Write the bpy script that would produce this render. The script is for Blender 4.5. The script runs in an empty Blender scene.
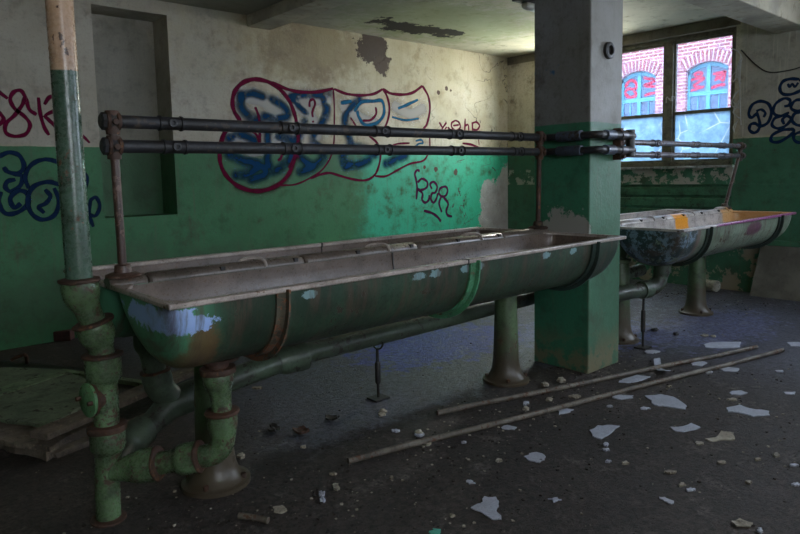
import bpy, bmesh, math, random
from mathutils import Vector, Matrix, noise as mnoise
random.seed(7)
SC = bpy.context.scene
COL = SC.collection
PI = math.pi

# ---------------------------------------------------------------- camera
F_PX, CX, CY, H = 647.0, 400.0, 240.0, 1.35
RX = Vector((0.746, 0.082, -0.661)); RY = Vector((-0.666, 0.061, -0.743))
RX.normalize(); RY = (RY - RX * RY.dot(RX)).normalized(); RZ = RX.cross(RY)
RM = Matrix((RX, RY, RZ))                       # world = RM @ camera-space
cam_d = bpy.data.cameras.new('camera'); cam = bpy.data.objects.new('camera', cam_d); COL.objects.link(cam)
cam.matrix_world = Matrix.Translation((0, 0, H)) @ RM.to_4x4()
cam_d.sensor_width = 36; cam_d.lens = F_PX / 800 * 36
cam_d.shift_y = -(267.0 - CY) / 800
cam_d.clip_start = 0.05; cam_d.clip_end = 200
SC.camera = cam

# ---------------------------------------------------------------- world, sun, window daylight, exposure
SC.view_settings.view_transform = 'Standard'; SC.view_settings.look = 'None'
SC.view_settings.gamma = 1; SC.view_settings.use_curve_mapping = False
SC.view_settings.exposure = 0.4
w = bpy.data.worlds.new('sky'); SC.world = w; w.use_nodes = True
w.node_tree.nodes['Background'].inputs[0].default_value = (0.62, 0.76, 1.0, 1)
w.node_tree.nodes['Background'].inputs[1].default_value = 6.0
def light(name, kind, loc, direction, energy, color, **kw):
    d = bpy.data.lights.new(name, kind); d.energy = energy; d.color = color
    for k, v in kw.items(): setattr(d, k, v)
    o = bpy.data.objects.new(name, d); COL.objects.link(o); o.location = loc
    o.rotation_euler = Vector(direction).to_track_quat('-Z', 'Y').to_euler()
    return o
light('sun', 'SUN', (0, 0, 12), (0.75, 0.35, -0.75), 4.0, (1.0, 0.93, 0.95), angle=0.03)
# daylight at the openings the photo does not show: right wall nearer the camera, and the wall behind the camera
light('daylight_right_window', 'AREA', (7.95, 0.1, 2.1), (-1, 0.12, -0.25), 85, (0.92, 0.95, 1.0), shape='RECTANGLE', size=2.2, size_y=1.4)
light('fill_far_sash', 'AREA', (7.74, 4.77, 2.13), (-1, 0.25, -0.05), 125, (1.0, 0.94, 0.78), shape='RECTANGLE', size=.62, size_y=1.35)  # added lamp panel in the hidden sash, brightens the far wall and ceiling corner
light('daylight_front_window', 'AREA', (4.6, -2.95, 2.1), (-0.1, 1, -0.12), 36, (1.0, 0.93, 0.82), shape='RECTANGLE', size=2.2, size_y=1.4)
light('daylight_front_window_far', 'AREA', (0.3, -2.95, 2.1), (0.05, 1, -0.12), 88, (1.0, 0.93, 0.82), shape='RECTANGLE', size=2.2, size_y=1.4)

# ---------------------------------------------------------------- helpers
def px_ray(x, y): return RM @ Vector(((x - CX) / F_PX, -(y - CY) / F_PX, -1))
def at(x, y, ax, v):
    """the point of the plane axis=v seen at photo coordinates x, y"""
    d = px_ray(x, y); c = Vector((0, 0, H)); return c + d * ((v - c[ax]) / d[ax])
def tag(o, label=None, cat=None, group=None, kind=None):
    if label: o['label'] = label
    if cat: o['category'] = cat
    if group: o['group'] = group
    if kind: o['kind'] = kind
    return o
def empty(name, loc=(0, 0, 0), rz=0):
    o = bpy.data.objects.new(name, None); COL.objects.link(o); o.location = loc; o.rotation_euler = (0, 0, rz)
    o.empty_display_size = 0.1
    return o
def catmull(pts, n=6, closed=False):
    pts = [Vector(p) for p in pts]; out = []; m = len(pts)
    if m < 3: 
        return [pts[0].lerp(pts[-1], k / n) for k in range(n + 1)]
    for i in range(m if closed else m - 1):
        if closed: p0, p1, p2, p3 = pts[i - 1], pts[i], pts[(i + 1) % m], pts[(i + 2) % m]
        else:
            p1, p2 = pts[i], pts[i + 1]
            p0 = pts[i - 1] if i else p1 * 2 - p2
            p3 = pts[i + 2] if i + 2 < m else p2 * 2 - p1
        for k in range(n):
            t = k / n
            out.append(0.5 * ((2 * p1) + (p2 - p0) * t + (2 * p0 - 5 * p1 + 4 * p2 - p3) * t * t + (3 * p1 - p0 - 3 * p2 + p3) * t ** 3))
    if not closed: out.append(pts[-1])
    return out

class MB:
    """collects shapes into ONE mesh"""
    def __init__(s): s.v = []; s.f = []; s.m = []; s.uv = {}; s.cur = 0
    def face(s, idx): s.f.append(tuple(idx)); s.m.append(s.cur)
    def box(s, x0, x1, y0, y1, z0, z1, M=None):
        b = len(s.v)
        for x in (x0, x1):
            for y in (y0, y1):
                for z in (z0, z1):
                    p = Vector((x, y, z)); s.v.append(M @ p if M else p)
        for q in ((0, 1, 3, 2), (4, 6, 7, 5), (0, 4, 5, 1), (2, 3, 7, 6), (0, 2, 6, 4), (1, 5, 7, 3)): s.face([b + i for i in q])
        return s
    def rings(s, rings, closed=True, cap0=True, cap1=True):
        b = len(s.v); n = len(rings[0])
        for r in rings: s.v += [Vector(p) for p in r]
        for i in range(len(rings) - 1):
            for j in range(n if closed else n - 1):
                k = (j + 1) % n
                s.face((b + i * n + j, b + i * n + k, b + (i + 1) * n + k, b + (i + 1) * n + j))
        if closed and cap0: s.face([b + j for j in reversed(range(n))])
        if closed and cap1: s.face([b + (len(rings) - 1) * n + j for j in range(n)])
        return s
    def tube(s, pts, r, seg=16, caps=True):
        pts = [Vector(p) for p in pts]
        if not hasattr(r, '__len__'): r = [r] * len(pts)
        T = []
        for i in range(len(pts)):
            a = pts[max(i - 1, 0)]; c = pts[min(i + 1, len(pts) - 1)]
            d = (c - a)
            T.append(d.normalized() if d.length > 1e-9 else (T[-1] if T else Vector((0, 0, 1))))
        up = Vector((0, 0, 1)) if abs(T[0].z) < .9 else Vector((1, 0, 0))
        u = T[0].cross(up).normalized(); out = []
        for i, p in enumerate(pts):
            u = (u - T[i] * u.dot(T[i])).normalized(); vv = T[i].cross(u)
            out.append([p + (u * math.cos(2 * PI * j / seg) + vv * math.sin(2 * PI * j / seg)) * r[i] for j in range(seg)])
        return s.rings(out, True, caps, caps)
    def lathe(s, origin, axis, prof, seg=24):
        """prof: list of (distance along axis, radius)"""
        o = Vector(origin); a = Vector(axis).normalized()
        up = Vector((0, 0, 1)) if abs(a.z) < .9 else Vector((1, 0, 0))
        u = a.cross(up).normalized(); vv = a.cross(u)
        return s.rings([[o + a * d + (u * math.cos(2 * PI * j / seg) + vv * math.sin(2 * PI * j / seg)) * max(r, 1e-4) for j in range(seg)] for d, r in prof])
    def prism(s, poly, lo, hi):
        """poly: points (x, y) or Vectors; lo, hi: function or constants for z"""
        n = len(poly); b = len(s.v)
        for z in (lo, hi):
            for p in poly: s.v.append(Vector((p[0], p[1], z)))
        s.face([b + i for i in reversed(range(n))]); s.face([b + n + i for i in range(n)])
        for i in range(n):
            k = (i + 1) % n; s.face((b + i, b + k, b + n + k, b + n + i))
        return s
    def build(s, name, mat, parent=None, smooth=True, off=None, bevel=0, label=None, angle=40):
        me = bpy.data.meshes.new(name)
        vs = [tuple(p - Vector(off)) if off is not None else tuple(p) for p in s.v]
        me.from_pydata(vs, [], s.f)
        mats = mat if isinstance(mat, (list, tuple)) else [mat]
        for m_ in mats: me.materials.append(m_)
        if len(mats) > 1: me.polygons.foreach_set('material_index', s.m)
        bm = bmesh.new(); bm.from_mesh(me); bmesh.ops.recalc_face_normals(bm, faces=bm.faces); bm.to_mesh(me); bm.free()
        if smooth:
            me.polygons.foreach_set('use_smooth', [True] * len(me.polygons))
            try: me.set_sharp_from_angle(angle=math.radians(angle))
            except Exception: pass
        o = bpy.data.objects.new(name, me); COL.objects.link(o)
        if parent: o.parent = parent
        if bevel:
            m = o.modifiers.new('bevel', 'BEVEL'); m.width = bevel; m.segments = 2; m.limit_method = 'ANGLE'
        if label: o['label'] = label
        return o

# ---------------------------------------------------------------- materials
class NT:
    def __init__(s, name):
        s.mat = bpy.data.materials.new(name); s.mat.use_nodes = True
        s.t = s.mat.node_tree; s.n = s.t.nodes; s.bs = s.n['Principled BSDF']; s.out = s.n['Material Output']
        tc = s.n.new('ShaderNodeTexCoord'); oi = s.n.new('ShaderNodeObjectInfo')
        s.obj = tc.outputs['Object']; s.uv = tc.outputs['UV']
        a = s.n.new('ShaderNodeVectorMath'); a.operation = 'MULTIPLY_ADD'
        cb = s.n.new('ShaderNodeCombineXYZ')
        for i in range(3): s.link(oi.outputs['Random'], cb.inputs[i])
        s.link(cb.outputs[0], a.inputs[0]); a.inputs[1].default_value = (17, 9, 23); s.link(s.obj, a.inputs[2])
        s.rnd = a.outputs[0]; s.fixed = False
    def link(s, a, b): s.t.links.new(a, b)
    def put(s, sock, v):
        if isinstance(v, bpy.types.NodeSocket): s.link(v, sock)
        elif isinstance(v, tuple) and len(v) == 3 and sock.type == 'RGBA': sock.default_value = (*v, 1)
        else: sock.default_value = v
    def math(s, op, a, b=0.0, c=0.0, clamp=False):
        n = s.n.new('ShaderNodeMath'); n.operation = op; n.use_clamp = clamp
        s.put(n.inputs[0], a); s.put(n.inputs[1], b); s.put(n.inputs[2], c); return n.outputs[0]
    def noise(s, scale, detail=5, rough=.6, coord=None, stretch=None, dist=0.0, seed=0):
        c = coord or (s.obj if s.fixed else s.rnd)
        m = s.n.new('ShaderNodeMapping'); s.link(c, m.inputs[0])
        m.inputs['Location'].default_value = (seed * 3.7, seed * 1.3, seed * 2.1)
        if stretch: m.inputs['Scale'].default_value = stretch
        n = s.n.new('ShaderNodeTexNoise'); s.link(m.outputs[0], n.inputs['Vector'])
        n.inputs['Scale'].default_value = scale; n.inputs['Detail'].default_value = detail
        n.inputs['Roughness'].default_value = rough; n.inputs['Distortion'].default_value = dist
        return n.outputs[0]
    def step(s, v, lo, hi):
        n = s.n.new('ShaderNodeMapRange'); s.put(n.inputs[0], v); n.interpolation_type = 'SMOOTHSTEP'
        n.inputs[1].default_value = min(lo, hi); n.inputs[2].default_value = max(lo, hi)
        n.inputs[3].default_value = 0 if lo < hi else 1; n.inputs[4].default_value = 1 if lo < hi else 0
        return n.outputs[0]
    def mix(s, f, a, b, mode='MIX'):
        n = s.n.new('ShaderNodeMix'); n.data_type = 'RGBA'; n.blend_type = mode; n.clamp_factor = True
        s.put(n.inputs[0], f); s.put(n.inputs[6], a); s.put(n.inputs[7], b); return n.outputs[2]
    def sep(s, c=None):
        n = s.n.new('ShaderNodeSeparateXYZ'); s.link(c or s.obj, n.inputs[0]); return n.outputs
    def blob(s, c, r, ns=4.0, amp=.7, sharp=.08, seed=0):
        m = s.n.new('ShaderNodeVectorMath'); m.operation = 'SUBTRACT'; s.link(s.obj, m.inputs[0]); m.inputs[1].default_value = c
        d = s.n.new('ShaderNodeVectorMath'); d.operation = 'DIVIDE'; s.link(m.outputs[0], d.inputs[0]); d.inputs[1].default_value = r
        l = s.n.new('ShaderNodeVectorMath'); l.operation = 'LENGTH'; s.link(d.outputs[0], l.inputs[0])
        nz = s.noise(ns, 8, .72, coord=s.obj, seed=seed); amp = amp * 1.5
        v = s.math('MULTIPLY_ADD', s.math('SUBTRACT', nz, .5), -2 * amp, l.outputs[1])
        return s.step(v, 1 + sharp, 1 - sharp)
    def mul(s, a, b): return s.math('MULTIPLY', a, b)
    def mx(s, a, b): return s.math('MAXIMUM', a, b)
    def finish(s, col, rough=.7, bump=None, bs=.3, bd=.01, metal=0.0, spec=.5, alpha=None):
        s.put(s.bs.inputs['Base Color'], col); s.put(s.bs.inputs['Roughness'], rough); s.put(s.bs.inputs['Metallic'], metal)
        s.bs.inputs['Specular IOR Level'].default_value = spec
        if bump is not None:
            b = s.n.new('ShaderNodeBump'); b.inputs['Strength'].default_value = bs; b.inputs['Distance'].default_value = bd
            s.link(bump, b.inputs['Height']); s.link(b.outputs[0], s.bs.inputs['Normal'])
        if alpha is not None: s.put(s.bs.inputs['Alpha'], alpha)
        return s.mat

def mat_worn(name, base, dark, spot, spot_amt=.62, rough=.5, scale=1.0, metal=0.0, bs=.4, stretch=None, extra=None, fixed=False, spot2=None, spec=.5, grime=.6):
    """old paint or metal: tone variation, grime, and chips of another colour"""
    t = NT(name); t.fixed = fixed
    a = t.noise(4 * scale, 6, .6, stretch=stretch); c = t.mix(t.step(a, .35, .65), base, dark)
    fine = t.noise(45 * scale, 4, .7, seed=2)
    c = t.mix(t.step(fine, .45, .75), c, tuple(x * .55 for x in base))
    ch = t.noise(22 * scale, 8, .7, seed=5); big = t.noise(5 * scale, 3, .5, seed=8)
    m = t.step(t.math('MULTIPLY_ADD', big, .35, t.math('MULTIPLY', ch, .75)), spot_amt, spot_amt + .03)
    c = t.mix(m, c, spot)
    gm = t.step(t.noise(8 * scale, 7, .7, seed=17), .46, .68); c = t.mix(t.mul(gm, grime), c, (.018, .015, .011))
    pk = t.step(t.noise(90 * scale, 2, .5, seed=19), .66, .70); c = t.mix(t.mul(pk, grime), c, (.012, .010, .008))
    if spot2:
        m2 = t.step(t.noise(60 * scale, 3, .6, seed=11), .70, .73); c = t.mix(m2, c, spot2)
    if extra: c = extra(t, c)
    h = t.math('MULTIPLY_ADD', m, -.6, t.math('MULTIPLY', fine, .6))
    r = t.math('MULTIPLY_ADD', m, .25, t.math('MULTIPLY_ADD', fine, .3, rough - .15))
    return t.finish(c, r, h, bs, .004, metal, spec)

GREEN = (.052, .205, .085); CREAM = (.50, .455, .36); RUST = (.13, .05, .022)
def wall_material(name, split=1.66, features=None, cream=CREAM, green=GREEN, teal=None):
    t = NT(name); t.fixed = True
    X, Y, Z = t.sep()
    n1 = t.noise(1.1, 6, .6); n2 = t.noise(7, 8, .65, seed=3); n3 = t.noise(50, 4, .7, seed=4)
    g = t.mix(t.step(n1, .3, .7), green, tuple(x * .65 for x in green))
    if teal: g = t.mix(teal(t), g, (.035, .40, .235))
    g = t.mix(t.step(n2, .48, .72), g, tuple(x * .6 for x in green))
    u = t.mix(t.step(n1, .35, .65), cream, (cream[0] * .75, cream[1] * .72, cream[2] * .62))
    u = t.mix(t.step(n2, .50, .75), u, (cream[0] * .45, cream[1] * .40, cream[2] * .34))
    edge = t.math('MULTIPLY_ADD', t.math('SUBTRACT', n2, .5), .02, Z)
    c = t.mix(t.step(edge, split - .004, split + .004), g, u)
    # small chips showing plaster and dark pocks
    chips = t.step(t.noise(14, 9, .75, seed=9), .685, .70)
    c = t.mix(t.mul(chips, t.step(Z, 1.2, .2)), c, (.30, .27, .23))
    c = t.mix(t.step(t.noise(30, 2, .5, seed=12), .76, .78), c, (.05, .045, .035))
    stre = t.step(t.noise(3, 5, .7, stretch=(6, 6, .5), seed=6), .52, .8)
    c = t.mix(t.mul(stre, .45), c, (.10, .09, .06))
    dirt = t.step(t.noise(4.5, 9, .75, seed=15), .52, .70); c = t.mix(t.mul(dirt, .55), c, (.055, .045, .028))
    fine = t.step(n3, .50, .72); c = t.mix(t.mul(fine, .35), c, (.05, .045, .03))
    h = t.math('MULTIPLY_ADD', n3, .3, t.math('MULTIPLY', n2, .8))
    if features: c, h = features(t, c, h, (X, Y, Z), n2)
    return t.finish(c, t.math('MULTIPLY_ADD', n2, .4, .35), h, .5, .012, spec=.35)

def feats_back(t, c, h, P, n2):
    X, Y, Z = P
    gl_ = t.mul(t.step(X, 3.9, 2.8), t.step(Z, 1.64, 1.66)); c = t.mix(t.mul(gl_, .45), c, (.27, .265, .25))
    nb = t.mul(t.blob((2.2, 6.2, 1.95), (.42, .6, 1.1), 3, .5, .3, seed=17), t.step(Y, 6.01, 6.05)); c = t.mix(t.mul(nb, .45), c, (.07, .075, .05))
    # brown damp stains near the ceiling
    s = t.blob((4.1, 6, 2.75), (.75, 1, .33), 3.5, 1.0, .35, seed=1); c = t.mix(t.mul(s, .75), c, (.13, .085, .05))
    s = t.blob((5.6, 6, 2.7), (2.2, 1, .5), 2.5, 1.0, .6, seed=5); c = t.mix(t.mul(s, .4), c, (.42, .36, .19))
    b = t.blob((4.92, 6, 2.84), (.25, 1, .17), 4, .9, .04, seed=2); c = t.mix(b, c, (.048, .030, .02)); h = t.math('SUBTRACT', h, b)
    b = t.blob((5.10, 6, 2.66), (.12, 1, .12), 6, .9, .05, seed=4); c = t.mix(b, c, (.055, .034, .023)); h = t.math('SUBTRACT', h, b)
    # long cracks and blisters
    k = t.noise(2.2, 3, .5, seed=21, dist=.6)
    cr = t.step(t.math('ABSOLUTE', t.math('SUBTRACT', k, .5)), .006, .002)
    cr = t.mul(t.mul(cr, t.step(X, 5.4, 6.2)), t.step(t.noise(1.5, 2, seed=22), .42, .5)); c = t.mix(cr, c, (.06, .05, .04)); h = t.math('SUBTRACT', h, cr)
    # bare render patches low at the far corner
    for cc, rr, sd in (((7.35, 6, .80), (.50, 1, .50), 3), ((7.05, 6, .95), (.20, 1, .32), 6), ((7.55, 6, 1.1), (.30, 1, .45), 8)):
        b = t.blob(cc, rr, 5, .55, .05, seed=sd); c = t.mix(b, c, t.mix(n2, (.55, .52, .50), (.22, .19, .17))); h = t.math('SUBTRACT', h, t.mul(b, .8))
    for cc, r in (((5.78, 6, 1.44), .025), ((5.98, 6, 1.41), .035), ((6.35, 6, 1.37), .04), ((6.20, 6, 2.46), .03), ((6.05, 6, 2.40), .03), ((6.28, 6, 2.44), .02)):
        b = t.blob(cc, (r, 1, r), 14, .6, .08, seed=7); c = t.mix(b, c, (.07, .035, .02))
    b = t.blob((2.3, 6, .35), (1.5, 1, .35), 3, .8, .5, seed=11); c = t.mix(t.mul(b, .5), c, (.05, .07, .04))
    return c, h
def teal_lit_patch(t):  # teal paint, with the window light on the wall put into its colour
    X, Y, Z = t.sep()
    n = t.noise(5, 7, .7, seed=14)
    return t.step(t.math('MULTIPLY_ADD', n, .9, X), 5.05, 5.45)
def feats_right(t, c, h, P, n2):
    X, Y, Z = P
    band = t.mul(t.step(Z, 1.40, 1.37), t.step(Z, 1.17, 1.18)); band = t.mul(band, t.step(Y, 2.85, 2.88))
    ch = t.step(t.noise(6, 8, .7, seed=31), .50, .52)
    c = t.mix(t.mul(band, ch), c, (.36, .33, .28)); h = t.math('SUBTRACT', h, t.mul(band, ch))
    low = t.mul(t.step(Z, .52, .48), t.step(Y, 2.5, 2.6)); ch2 = t.step(t.noise(4, 8, .7, seed=33), .50, .53)
    c = t.mix(t.mul(low, ch2), c, (.27, .23, .17)); h = t.math('SUBTRACT', h, t.mul(low, ch2))
    up = t.mul(t.step(Z, 1.66, 1.70), t.step(Y, 2.86, 2.80)); c = t.mix(t.mul(up, .55), c, (.22, .215, .20))
    lint = t.mul(t.step(Z, 2.865, 2.875), t.step(Y, 2.84, 2.86)); c = t.mix(t.mul(lint, .75), c, (.045, .04, .025))
    drip = t.step(t.noise(5, 3, .5, stretch=(1, 9, .35), seed=35), .60, .66); c = t.mix(t.mul(t.mul(up, drip), .6), c, (.45, .42, .33))
    return c, h
M = {}
M['wall_back'] = wall_material('painted_plaster_long_wall', 1.645, feats_back, teal=teal_lit_patch)
M['wall_right'] = wall_material('painted_plaster_window_wall', 1.665, feats_right, green=(.055, .175, .10))
M['wall_plain'] = wall_material('painted_plaster', 1.65)
def feats_pillar(t, c, h, P, n2):
    X, Y, Z = P
    face = t.step(X, .03, .01)
    b = t.mul(face, t.blob((0, -.06, .93), (1, .22, .16), 7, .9, .05, seed=3)); c = t.mix(b, c, (.34, .33, .30)); h = t.math('SUBTRACT', h, b)
    fr = t.step(Y, -.215, -.23)                      # the side towards the camera is paler
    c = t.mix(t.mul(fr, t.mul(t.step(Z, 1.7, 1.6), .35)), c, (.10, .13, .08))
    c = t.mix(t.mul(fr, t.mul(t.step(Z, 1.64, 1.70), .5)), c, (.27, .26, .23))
    b = t.mul(t.step(Z, .35, .02), t.step(n2, .45, .55)); c = t.mix(t.mul(b, .7), c, (.22, .17, .10))
    bl = t.mul(t.step(X, .03, .01), t.mul(t.step(Z, 1.9, 2.0), t.step(t.noise(3.5, 4, seed=41), .60, .66)))
    c = t.mix(bl, c, (.03, .10, .20))
    return c, h
M['pillar'] = wall_material('painted_plaster_pillar', 1.665, feats_pillar, cream=(.21, .21, .215), green=(.045, .20, .115))
# ceiling
t = NT('ceiling_paint'); t.fixed = True
n1 = t.noise(1.2, 6, .6); n2 = t.noise(8, 8, .7, seed=2)
c = t.mix(t.step(n1, .35, .65), (.56, .53, .41), (.40, .38, .29)); c = t.mix(t.step(n2, .5, .75), c, (.27, .26, .18))
g = t.blob((5.2, 5.0, 2.98), (1.3, .8, 1), 5, 1.0, .3, seed=3); c = t.mix(t.mul(g, .45), c, (.22, .30, .10))
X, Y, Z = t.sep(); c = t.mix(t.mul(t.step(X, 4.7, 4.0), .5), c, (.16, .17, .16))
b = t.blob((5.12, 5.45, 2.98), (.60, .20, 1), 5, 1.1, .04, seed=5); c = t.mix(b, c, (.035, .033, .028))
b2 = t.blob((5.55, 5.33, 2.98), (.25, .12, 1), 7, .7, .05, seed=6); c = t.mix(b2, c, (.03, .03, .025))
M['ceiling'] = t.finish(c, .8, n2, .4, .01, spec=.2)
# beams
t = NT('beam_concrete'); t.fixed = True
n1 = t.noise(2.5, 6, .6); n2 = t.noise(12, 8, .7, seed=2)
c = t.mix(t.step(n1, .35, .65), (.46, .42, .33), (.30, .28, .23)); c = t.mix(t.step(n2, .5, .75), c, (.20, .17, .12))
M['beam'] = t.finish(c, .8, n2, .4, .01, spec=.2)
t = NT('raw_concrete'); t.fixed = True
n1 = t.noise(2.5, 6, .6); n2 = t.noise(14, 8, .7, seed=2)
c = t.mix(t.step(n1, .35, .65), (.20, .18, .155), (.11, .10, .085)); c = t.mix(t.step(n2, .55, .75), c, (.07, .065, .05))
M['concrete'] = t.finish(c, .85, n2, .6, .01, spec=.2)
# floor
t = NT('dirty_concrete_floor'); t.fixed = True
X, Y, Z = t.sep()
n1 = t.noise(.8, 6, .6); n2 = t.noise(5, 9, .7, seed=2); n3 = t.noise(40, 6, .75, seed=3); n4 = t.noise(140, 3, .6, seed=5)
c = t.mix(t.step(n1, .35, .65), (.066, .049, .040), (.036, .027, .022))
c = t.mix(t.step(n2, .50, .72), c, (.17, .145, .125)); c = t.mix(t.step(n3, .47, .62), c, (.018, .014, .012)); c = t.mix(t.mul(t.step(t.noise(17, 7, .75, seed=13), .56, .68), .8), c, (.014, .012, .010))
c = t.mix(t.mul(t.step(n4, .68, .74), .6), c, (.30, .29, .28))
sheen_zone = t.mul(t.step(t.math('MULTIPLY_ADD', n2, .8, Y), 2.95, 3.15), t.step(X, 1.2, 2.2))
blue_sheen = t.mx(sheen_zone, t.mul(t.step(X, 3.9, 5.2), .8))
c = t.mix(t.mul(blue_sheen, .7), c, t.mix(n2, (.075, .082, .125), (.14, .155, .24)))  # bluish window sheen mixed into the floor colour, surface also smoother there
b = t.blob((3.6, 3.6, 0), (.75, .45, 1), 9, 1.0, .15, seed=8); c = t.mix(t.mul(b, .9), c, (.06, .08, .46))  # blue window reflection painted on as patches, here and in the next blobs
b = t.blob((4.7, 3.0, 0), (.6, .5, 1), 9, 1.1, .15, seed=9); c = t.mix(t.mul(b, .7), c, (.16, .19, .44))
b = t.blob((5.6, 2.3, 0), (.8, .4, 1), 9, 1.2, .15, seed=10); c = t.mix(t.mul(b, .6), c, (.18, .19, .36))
k = t.noise(1.0, 3, .5, seed=27, dist=.5); cr = 0.0
wt = t.mul(t.mul(t.step(X, 4.3, 5.0), t.step(Y, 1.5, 2.2)), t.step(t.noise(7, 9, .75, seed=44), .55, .60)); c = t.mix(t.mul(wt, .7), c, (.26, .27, .34))  # whitish dust patches here and below, blue window light in their colour
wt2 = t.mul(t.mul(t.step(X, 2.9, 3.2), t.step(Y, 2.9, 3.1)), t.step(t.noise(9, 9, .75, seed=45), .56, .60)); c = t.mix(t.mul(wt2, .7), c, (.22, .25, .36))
gr = t.step(t.noise(28, 9, .8, seed=46), .44, .58); c = t.mix(t.mul(gr, .62), c, (.012, .009, .008))
pl_ = t.step(t.noise(70, 5, .7, seed=47), .63, .70); c = t.mix(t.mul(pl_, .5), c, (.24, .21, .18))
r = t.math('MULTIPLY_ADD', blue_sheen, -.22, t.math('MULTIPLY_ADD', n2, .45, .45))
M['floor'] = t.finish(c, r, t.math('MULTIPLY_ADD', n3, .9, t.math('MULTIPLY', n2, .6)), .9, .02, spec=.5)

M['pipe_green'] = mat_worn('green_painted_iron', (.125, .205, .10), (.055, .085, .045), (.060, .028, .016), .60, .28, 2.4, spot2=(.25, .22, .14))
M['pipe_dark'] = mat_worn('dark_green_iron', (.075, .11, .07), (.04, .05, .035), (.03, .025, .02), .60, .42, 1.0)
M['rust'] = mat_worn('rusty_iron', (.080, .034, .019), (.034, .018, .012), (.14, .07, .035), .60, .7, 1.5)
M['rail'] = mat_worn('blackened_rail_pipe', (.022, .023, .028), (.013, .013, .015), (.07, .055, .045), .62, .5, 1.5)
M['rail_grey'] = mat_worn('grey_rail_pipe', (.16, .16, .19), (.09, .09, .11), (.10, .06, .04), .60, .4, 1.5, metal=.3)
M['rail_blue'] = mat_worn('blue_grey_coupling', (.09, .12, .18), (.05, .06, .09), (.05, .04, .03), .60, .4, 1.5)
M['post'] = mat_worn('rust_brown_post', (.075, .036, .024), (.035, .019, .014), (.15, .10, .08), .62, .4, 2.0)
def ped_extra(t, c):
    X, Y, Z = t.sep(); n = t.noise(7, 6, .7, seed=33)
    v = t.math('MULTIPLY_ADD', n, .5, Z)
    return t.mix(t.step(v, -.30, -.55), c, t.mix(n, (.10, .075, .045), (.035, .028, .02)))
M['pedestal'] = mat_worn('green_grey_cast_pedestal', (.12, .19, .09), (.06, .09, .045), (.12, .06, .03), .64, .4, 1.0, stretch=(1, 1, .3), extra=ped_extra)
M['wood'] = mat_worn('rotten_wood', (.20, .16, .125), (.10, .078, .062), (.28, .22, .16), .62, .8, 2.0, stretch=(1, 1, 1))
M['board'] = mat_worn('green_painted_board', (.17, .21, .14), (.10, .125, .08), (.04, .036, .028), .62, .6, 1.0)
M['board_green'] = mat_worn('pale_green_board', (.20, .28, .16), (.12, .17, .10), (.05, .045, .035), .60, .6, 1.0)
M['brick'] = mat_worn('dark_brick', (.10, .035, .028), (.06, .02, .02), (.05, .03, .03), .62, .8, 2.0)
M['flake'] = mat_worn('pale_plaster_flake', (.46, .48, .56), (.38, .40, .47), (.30, .27, .24), .68, .6, 3.0, bs=.1, grime=.12)
M['flake_teal'] = mat_worn('teal_paint_flake', (.10, .48, .36), (.08, .40, .30), (.2, .2, .18), .68, .6, 3.0, bs=.1, grime=.12)
M['flake_warm'] = mat_worn('yellowed_plaster_lump', (.42, .38, .30), (.30, .26, .20), (.20, .17, .13), .62, .8, 3.0)
M['rod'] = mat_worn('weathered_steel_rod', (.17, .145, .115), (.085, .07, .055), (.10, .05, .03), .60, .6, 2.0)
M['iron_black'] = mat_worn('black_iron', (.02, .019, .018), (.012, .011, .011), (.06, .03, .02), .64, .5, 2.0)
M['lead'] = mat_worn('chalky_white_can', (.42, .40, .34), (.32, .30, .25), (.18, .15, .1), .62, .6, 3.0)
M['frame'] = mat_worn('dark_window_frame', (.17, .16, .11), (.11, .10, .07), (.16, .15, .11), .62, .6, 2.0)
M['sill'] = mat_worn('pale_window_sill', (.40, .40, .38), (.28, .28, .26), (.12, .11, .09), .62, .6, 2.0)
M['panel'] = mat_worn('green_slatted_panel', (.055, .17, .095), (.035, .11, .06), (.03, .06, .035), .64, .5, 1.0)
M['band_rust'] = mat_worn('rusty_strap', (.10, .085, .055), (.06, .06, .04), (.20, .085, .045), .56, .6, 2.0)
M['band_green'] = mat_worn('bright_green_strap', (.10, .33, .17), (.08, .25, .13), (.20, .10, .05), .64, .5, 2.0)
M['band_dark'] = mat_worn('dark_green_strap', (.03, .055, .045), (.02, .035, .03), (.03, .02, .015), .64, .5, 2.0)
M['web'] = mat_worn('cobweb', (.5, .5, .47), (.4, .4, .38), (.3, .3, .3), .9, .9, 1.0, grime=.12)

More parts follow.
